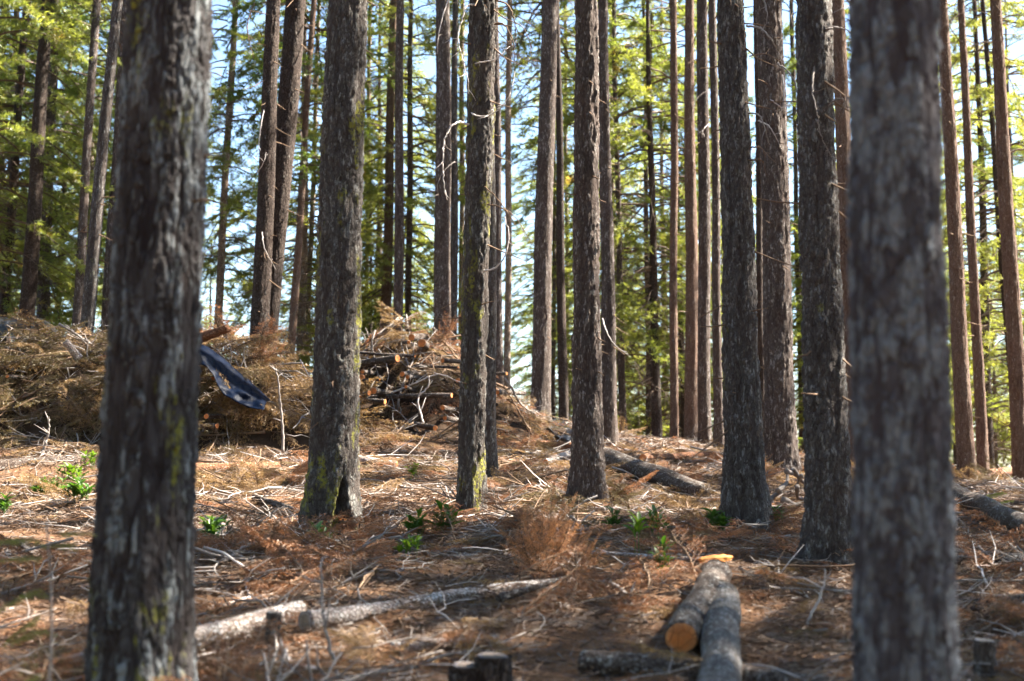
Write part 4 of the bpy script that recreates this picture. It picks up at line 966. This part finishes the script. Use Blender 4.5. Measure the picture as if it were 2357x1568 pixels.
o.rotation_euler = ax.to_track_quat('Z', 'Y').to_euler(); tag(o, 'bright orange splinter of split wood behind the sawn log', 'wood')
A = hit(1365, 1292); A.z += 0.05; B = hit(1612, 1306); B.z += 0.05
log('fallen_branch', 'long thin pale stick pointing at the orange splinter', A, B, 0.011, 0.017, 'log_pale', None, None, 'branch', seed=100, nth=10)
A = hit(1148, 1402); A.z += .05; B = at(1312, 1325, A.y + 0.3)
log('fallen_branch', 'dark stick crossing the long barkless log', A, B, 0.026, 0.012, 'log_bark', None, None, 'branch', seed=101, nth=12)
for i, (lab, pts, r, m) in enumerate([
    ('crooked grey branch on the floor left of the sawn log', [(1370, 1345), (1420, 1362), (1455, 1400), (1490, 1440)], .022, 'twig_grey'),
    ('pale stick lying in front of the mossy trunk', [(1030, 1200), (1090, 1190), (1150, 1185), (1210, 1190)], .013, 'twig_white'),
    ('pale stick on the floor below the mossy trunk', [(1110, 1222), (1160, 1240), (1205, 1252)], .011, 'twig_white'),
    ('curved twig below the lichened trunk at right', [(1790, 1290), (1800, 1345), (1850, 1375), (1900, 1395)], .010, 'twig_white'),
    ('forked bare twig standing left of the lichened trunk', [(1855, 1440), (1880, 1390), (1895, 1350), (1900, 1310)], .009, 'twig_white'),
    ('arched pale root at the bottom edge', [(590, 1585), (640, 1552), (700, 1556), (735, 1590)], .03, 'twig_white'),
    ('thin leaning stick in the left foreground', [(790, 1600), (765, 1510), (745, 1420), (738, 1300)], .011, 'twig_grey'),
    ('slim pole leaning on the tan brush below the blue tarp', [(652, 1042), (648, 960), (640, 880), (636, 850)], .018, 'twig_grey'),
    ('dark branch poking up right of the log pile', [(1225, 1000), (1195, 950), (1170, 905), (1160, 890)], .016, 'twig_brown'),
    ('bare white branch bent over the front of the log pile', [(975, 975), (962, 920), (985, 890), (988, 865)], .016, 'twig_white'),
    ('arched bare white branch across the top of the log pile', [(900, 905), (960, 880), (1010, 862), (1060, 880)], .013, 'twig_white'),
    ('curled white twig right of the slim grey trunk', [(1205, 1035), (1235, 1036), (1260, 1045), (1265, 1030)], .010, 'twig_white'),
    ('white stick propped up on the crest beside the central pair', [(1440, 1000), (1465, 1010), (1500, 1020)], .022, 'twig_white'),
    ('grey stick slanting right of the closest grey trunk', [(2240, 1255), (2265, 1275), (2300, 1300)], .013, 'twig_grey'),
    ('bare upright snag in the brush at far left', [(95, 1052), (108, 1010), (112, 990), (113, 960)], .018, 'twig_grey'),
]):
    fn = heap if pts[0][1] < 1045 else gz
    B0 = hit(*pts[0], fn, 4, 27) if pts[0][1] < 1560 else hit(pts[0][0], 1560); Yd = B0.y - (0.25 if fn is heap else 0)
    up = pts[-1][1] < pts[0][1] - 60
    P = []
    for (a, b) in pts:
        if up or fn is heap: P.append(at(a, b, Yd))
        else: q_ = hit(a, min(b, 1566), fn); q_.z += r * 1.2; P.append(q_)
    C = curve_pts(P, 7 * len(P)); r_s = np.random.default_rng(700 + i); C += r_s.normal(0, r * 0.25, C.shape); b0 = C[0].copy(); C -= b0
    mb = MB(); mb.tube(C, np.linspace(r, r * 0.4, len(C)), 7)
    for k in range(4):
        j = r_s.integers(3, len(C) - 1); v = r_s.normal(0, 1, 3); v[2] = abs(v[2]); v /= np.linalg.norm(v); l = r_s.uniform(0.06, 0.25)
        mb.tube(np.array([C[j], C[j] + v * l * .5 + r_s.normal(0, .01, 3), C[j] + v * l]), [r * .5, r * .35, r * .15], 4)
    tag(obj('fallen_branch', mb.mesh('fallen_branch', [M[m]], True), None, tuple(b0)), lab, 'branch')

# ------------------------------------------------------------------ stumps
def stump(label, px, py, w, h, mat='bark_dark', cut='cut_old', seed=1, flare=0.35):
    B = hit(px, min(py, 1566)); 
    if py > 1566: B = at(px, py, B.y - 0.25); B.z = gz1(B.x, B.y)
    r = w * pxm(B.y) / 2; H = h * pxm(B.y); hs = np.linspace(-0.1, H, 26); rad = np.full(26, r)
    path = np.stack([0.02 * hs, 0 * hs, hs], 1)
    root = empty('stump', B, label, 'stump')
    obj('bark', trunk_mesh('bark', path, rad, hs, 40, M[mat], seed, 0.012, flare, 0.7), root)
    c = obj('cut_face', disc('cut_face', r * 1.0, M[cut], seed), root, (0.02 * H, 0, H - 0.004)); c.rotation_euler = (0.12, 0.08, 0)
    return root
stump('blurred dark stump at the bottom edge, lower of two', 1076, 1640, 74, 84, cut='cut_dark', seed=3)
stump('blurred dark stump at the bottom edge, taller of two', 1132, 1610, 72, 112, cut='cut_dark', seed=4)
stump('small brown stump at the right bottom beside the closest grey trunk', 2268, 1555, 46, 78, 'bark_brown', 'cut_old', 5, 0.2)
stump('small grey stump in front of the mossy trunk', 1197, 1222, 24, 40, 'bark_grey', 'cut_wood', 6)
stump('grey wood stub standing before the pale log end', 628, 1490, 32, 78, 'bark_grey', 'cut_old', 7, 0.1)
stump('low mossy stump at the foot of the thick dark trunk', 1778, 1200, 46, 34, 'bark_dark', 'cut_old', 8, 0.7)
stump('orange topped stump at the right edge on the crest', 2345, 1082, 30, 36, 'bark_red', 'cut_wood', 9, 0.3)

# root wad: weathered grey roots and chunks
B = hit(1822, 1160); root = empty('root_wad', B, 'weathered grey root wad between the thick dark and lichened trunks', 'root wad')
rsw = np.random.default_rng(17)
for k, (a, b, r) in enumerate([((1790, 1130), (1812, 1082), .05), ((1810, 1085), (1850, 1100), .045), ((1825, 1080), (1872, 1125), .05), ((1800, 1150), (1850, 1165), .06), ((1835, 1120), (1860, 1150), .04), ((1775, 1165), (1800, 1130), .06), ((1845, 1095), (1830, 1130), .035)]):
    P0, P1_ = at(a[0], a[1], B.y - 0.1 + 0.05 * (k % 3)), at(b[0], b[1], B.y + 0.15 - 0.1 * (k % 2)); m_ = (P0 + P1_) / 2 + Vector(rsw.normal(0, 0.04, 3))
    C = curve_pts([P0, m_, P1_], 14) - np.array(tuple(B)); mb = MB(); r *= 0.62; mb.tube(C, np.linspace(r, r * 0.35, 14) * (1 + 0.10 * rsw.normal(0, 1, 14)), 9)
    obj('root', mb.mesh('root', [M['wood_grey']], True), root)

# ------------------------------------------------------------------ tarps
def tarp(label, top, bot, mat, nx_=44, ny_=18, off=0.10, wr=0.05, seed=1, fn=heap, y0=12, y1=26, sag=0.1, conv=None, depth=None):
    cv = conv or (lambda p: p)
    def edge(pts, o):
        W = []
        for p in pts:
            p = cv(p)
            if depth: W.append(at(p[0], p[1], depth[0] - o)); continue
            h_ = hit(p[0], p[1], fn, y0, y1); W.append(at(p[0], p[1], h_.y - o))
        return curve_pts(W, nx_)
    A, B_ = edge(top, off * 0.3), edge(bot, off); v = np.linspace(0, 1, ny_)
    G = A[:, None, :] + (B_ - A)[:, None, :] * v[None, :, None]
    G[:, :, 1] -= sag * np.sin(np.pi * v)[None, :]
    Pf = G.reshape(-1, 3); q = Pf * np.array([5, 5, 9.0]) + seed
    dsp = wr * (np.abs(fbm(q, 3, seed) - 0.5) * 4 - 0.5); Pf[:, 1] -= dsp; Pf[:, 2] += 0.4 * dsp
    ii = (np.arange(nx_ - 1)[:, None] * ny_ + np.arange(ny_ - 1)[None, :]).ravel(); F = np.stack([ii, ii + 1, ii + ny_ + 1, ii + ny_], 1)
    c = Pf.mean(0); o = obj('tarp', mesh_np('tarp', Pf - c, F, [M[mat]], None, True), None, tuple(c))
    sm = o.modifiers.new('thickness', 'SOLIDIFY'); sm.thickness = 0.004
    return tag(o, label, 'tarp')
k4 = lambda p: (p[0] / 2.619 / 1.0607, (750 + p[1] / 2.619) / 1.0607)
tarp('dark blue plastic tarp sliding off the left brush pile', [(760, 130), (1000, 150), (1268, 225), (1400, 300), (1500, 390), (1600, 470), (1728, 590)],
     [(700, 400), (1000, 395), (1268, 365), (1360, 430), (1420, 545), (1550, 625), (1690, 660)], 'tarp_blue', 60, 18, 0.86, 0.055, 3, conv=k4, sag=0.10, depth=(17.7,))
tarp('black plastic sheet with a silvery fold on the far left of the brush pile', [(-80, 60), (0, 62), (60, 66), (130, 60), (180, 100)], [(-80, 200), (0, 185), (60, 170), (110, 190), (190, 140)], 'tarp_black', 40, 16, 0.5, 0.07, 5, conv=k4)
tarp('black plastic scrap arched over brush beside the silvery fold', [(205, 110), (250, 78), (290, 85), (340, 120), (375, 165)], [(215, 150), (255, 128), (290, 135), (330, 150), (365, 172)], 'tarp_black', 30, 10, 0.45, 0.04, 6, conv=k4)
tarp('small crumpled black tarp on the crest left of the central brown trunk', [(1268, 966), (1290, 968), (1312, 985), (1335, 990)], [(1262, 985), (1285, 1004), (1310, 1014), (1335, 1012)], 'tarp_black', 34, 16, 0.2, 0.09, 8, fn=heap, y0=15)

# ------------------------------------------------------------------ plants
def leaf_mesh(L, W, fold=0.25, curl=0.3, n=6):
    s = np.linspace(0, 1, n); w = W * np.sin(np.pi * np.clip(s, 0.02, 0.98) ** 0.8) ; V = []
    for i in range(n):
        c = np.array([L * s[i] * (1 - 0.15 * s[i]), 0, curl * L * (s[i] - 1.1 * s[i] ** 2)]); V += [c + np.array([0, -w[i] / 2, fold * w[i]]), c, c + np.array([0, w[i] / 2, fold * w[i]])]
    F = [[3 * i + a, 3 * i + a + 1, 3 * i + a + 4, 3 * i + a + 3] for i in range(n - 1) for a in (0, 1)]
    return np.array(V), np.array(F)
LV, LF = leaf_mesh(0.09, 0.022)
LEAF = mesh_np('leaf', LV, LF, [M['leaf']], None, True); LEAFB = mesh_np('leaf', LV, LF, [M['leaf_bright']], None, True)
def plant(label, px, py, w, nst=4, per=7, bright=False, scale=1.0, seed=1, fn=gz):
    B = hit(px, py); r_ = np.random.default_rng(seed); spread = w * pxm(B.y) / 2
    root = empty('green_plant', B, label, 'plant', 'low green plants on the forest floor'); mb = MB(); leaves = []
    for s_ in range(nst):
        a = r_.uniform(0, 6.28); rr_ = spread * math.sqrt(r_.random()) * 0.85; ox, oy = rr_ * math.cos(a), rr_ * math.sin(a) * 0.7
        oz = gz1(B.x + ox, B.y + oy) - B.z; scale_ = scale * r_.uniform(0.95, 1.45); hh = r_.uniform(0.06, 0.17) * scale_
        mb.tube(np.array([[ox, oy, oz - 0.02], [ox + r_.normal(0, .01), oy, oz + hh]]), [0.003, 0.002], 4)
        for l in range(per):
            lf = obj('leaf', LEAFB if bright else LEAF, root, (ox, oy, oz + hh * r_.uniform(0.55, 1.0)))
            leaves.append(lf); k = r_.uniform(0.7, 1.3) * scale_; lf.scale = (k, k, k); lf.rotation_euler = (r_.normal(0, 0.3), -r_.uniform(0.1, 1.0), l * 6.28 / per + r_.normal(0, 0.3))
    st = obj('stem', mb.mesh('stem', [M['leaf']]), root)
    for lf in leaves: lf.parent = st
    return root
for i, (lab, px, py, w, n_, br, sc) in enumerate([
    ('green plant right of the large foreground trunk', 505, 1240, 50, 6, 0, 1.0), ('small green sprig below the broad lichened trunk', 738, 1262, 40, 3, 0, .9),
    ('leafy green patch left of the floor middle', 955, 1245, 50, 6, 0, 1.0), ('leafy green patch below the mossy trunk', 1020, 1240, 50, 6, 0, 1.1), ('pale green sprig in front of the leafy patches', 940, 1288, 50, 4, 1, .9),
    ('green plant right of the dry rust sapling', 1412, 1226, 30, 3, 0, 1.0), ('bright yellow green seedling before the thin pale stick', 1468, 1284, 26, 1, 1, 1.5), ('green patch behind the bright seedling', 1520, 1236, 70, 6, 0, .9),
    ('dark green patch in front of the thick dark trunk', 1655, 1232, 50, 7, 0, 1.1), ('green plants right of the thick dark trunk foot', 1740, 1218, 60, 6, 0, 1.0), ('green sprig between the two right trunks', 1790, 1216, 30, 3, 0, .9),
    ('small plant by the far end of the sawn log', 1520, 1330, 26, 2, 0, .9), ('sunlit green plant against the left edge of the foreground trunk', 205, 1082, 34, 4, 1, 1.1), ('sunlit green plant below the left brush pile', 160, 1110, 60, 7, 1, 1.0),
    ('green patch in the left middle distance', 115, 1150, 70, 8, 0, 1.0), ('green patch beside the foreground trunk at left', 180, 1165, 60, 7, 0, 1.0), ('tiny bright sprig at the foot of the log pile', 955, 1105, 24, 3, 1, 1.0),
    ('small green tuft at the foot of the central brown trunk', 1318, 1140, 20, 2, 1, .9), ('dim green plant at the far left', 10, 1190, 60, 4, 0, 1.0), ('green sprig right of the foreground trunk, lower one', 480, 1270, 30, 4, 0, .9)]):
    plant(lab, px, py, w, n_ * 2 + (i % 3), 6, bool(br), sc * (0.75 + 0.1 * (i % 4)), 900 + i)

def fronds(name, label, cat, base, specs, meshes, stem_r=0.008, stem_mat='twig_brown'):
    """a little fir: a stem and the boughs that leave it (height, azimuth, rise, length)"""
    root = empty(name, base, label, cat); H = max(s[0] for s in specs) + 0.05
    mb = MB(); hs = np.linspace(-0.05, H, 8); mb.tube(np.stack([0.03 * np.sin(hs * 4), 0.02 * hs, hs], 1), np.linspace(stem_r, stem_r * .4, 8), 6)
    obj('stem', mb.mesh('stem', [M[stem_mat]], True), root)
    for i, (h, az, rise, l) in enumerate(specs):
        b_ = obj('bough', meshes[i % len(meshes)], root, (0.03 * math.sin(h * 4), 0.02 * h, h)); b_.rotation_euler = eul((math.cos(az), math.sin(az), rise), (0, 0, 1) if rise < 1.2 else (math.cos(az), math.sin(az), 0)); b_.scale = (l, l, l)
    return root
r5 = random.Random(5)
B = hit(1240, 1352)
fronds('dead_sapling', 'upright dry rust coloured fir sapling in the middle foreground', 'sapling', B, [(0.02 + 0.022 * i, r5.uniform(0, 6.28), r5.uniform(0.5, 2.2), r5.uniform(0.26, 0.42)) for i in range(12)] + [(0.16, 0.4, 5.0, 0.46), (0.1, 2.5, 4.0, 0.4), (0.12, 4.6, 3.0, 0.36)], BOUGH['orange'])
B = hit(1320, 1345)
fronds('dead_sapling', 'smaller dry rust sapling leaning right beside the upright one', 'sapling', B, [(0.02 + 0.02 * i, r5.uniform(0, 6.28), r5.uniform(0.3, 1.8), r5.uniform(0.22, 0.36)) for i in range(9)], BOUGH['orange'])
for (px, py, lab, sc, c) in ((2255, 1450, 'dry rust sapling low beside the closest grey trunk', .26, 'rust'), (850, 1300, 'curled rusty fir twig standing in the left centre', .2, 'rust'), (925, 1255, 'dry orange bough tuft below the leafy patches', .2, 'rust'),
                             (850, 1545, 'tan dry bough in the bottom foreground', .24, 'tan'), (1340, 1150, 'tan bough at the foot of the central brown trunk', .34, 'tan'), (1450, 1160, 'olive bough beside the fallen grey log', .38, 'olive'), (1190, 1130, 'golden boughs right of the slim grey trunk', .42, 'tan'),
                             (650, 1120, 'rusty bough bush left of the broad lichened trunk', .5, 'rust'), (545, 1120, 'dry tan bough beyond the large foreground trunk', .45, 'tan'), (1490, 1090, 'golden bough on the fallen grey log', .3, 'tan'), (1745, 1105, 'dry bough tuft behind the thick dark trunk', .3, 'rust')):
    B = hit(px, py)
    fronds('dry_bough_tuft', lab, 'brush', B, [(0.01 + 0.012 * i, r5.uniform(0, 6.28), r5.uniform(0.15, 0.9), sc * r5.uniform(0.7, 1.2)) for i in range(8)], BOUGH[c], 0.005)
B = hit(1025, 800, heap, 15, 26)
fronds('dry_bough_tuft', 'bushy rust coloured bough crowning the log pile', 'brush', B, [(0.02 + 0.03 * i, r5.uniform(0, 6.28), r5.uniform(0.5, 2.0), r5.uniform(.25, .4)) for i in range(10)], BOUGH['rust'], 0.008)
B = hit(930, 790, heap, 15, 26)
fronds('dry_bough_tuft', 'golden feathery boughs arching over the log pile top', 'brush', B, [(0.05 + 0.04 * i, r5.uniform(0, 6.28), r5.uniform(0.3, 1.2), r5.uniform(.35, .6)) for i in range(8)], BOUGH['tan'], 0.008)
B = hit(600, 860, heap, 15, 26)
fronds('dry_bough_tuft', 'feathery brown boughs in front of the leaning twin trunks', 'brush', B, [(0.05 + 0.05 * i, r5.uniform(0, 6.28), r5.uniform(0.4, 1.6), r5.uniform(.35, .6)) for i in range(9)], BOUGH['rust'], 0.008)
B = hit(60, 1560); B = at(95, 1568, 5.2); B.z = gz1(B.x, B.y)
fronds('fir_seedling', 'blurred green fir seedling at the left edge in the foreground', 'sapling', B, [(0.76, 2.8, 0.1, 0.24), (0.78, 0.3, 0.15, 0.16), (0.73, 1.4, 0.2, 0.18), (0.7, 4.0, 0.1, 0.18), (0.6, 2.9, -0.3, 0.22), (0.52, 3.4, -0.6, 0.2), (0.45, 2.6, -0.2, 0.2), (0.3, 3.0, -0.4, 0.18)], BOUGH['green'], 0.008, 'twig_grey')
# moss hanging under the log at right
B = hit(2245, 1190)
fronds('green_bough_tuft', 'dark green fir boughs under the mossy fallen log at right', 'brush', B, [(0.03 + 0.02 * i, r5.uniform(0, 6.28), r5.uniform(0.0, 0.6), r5.uniform(.2, .35)) for i in range(7)], BOUGH['green'], 0.005)
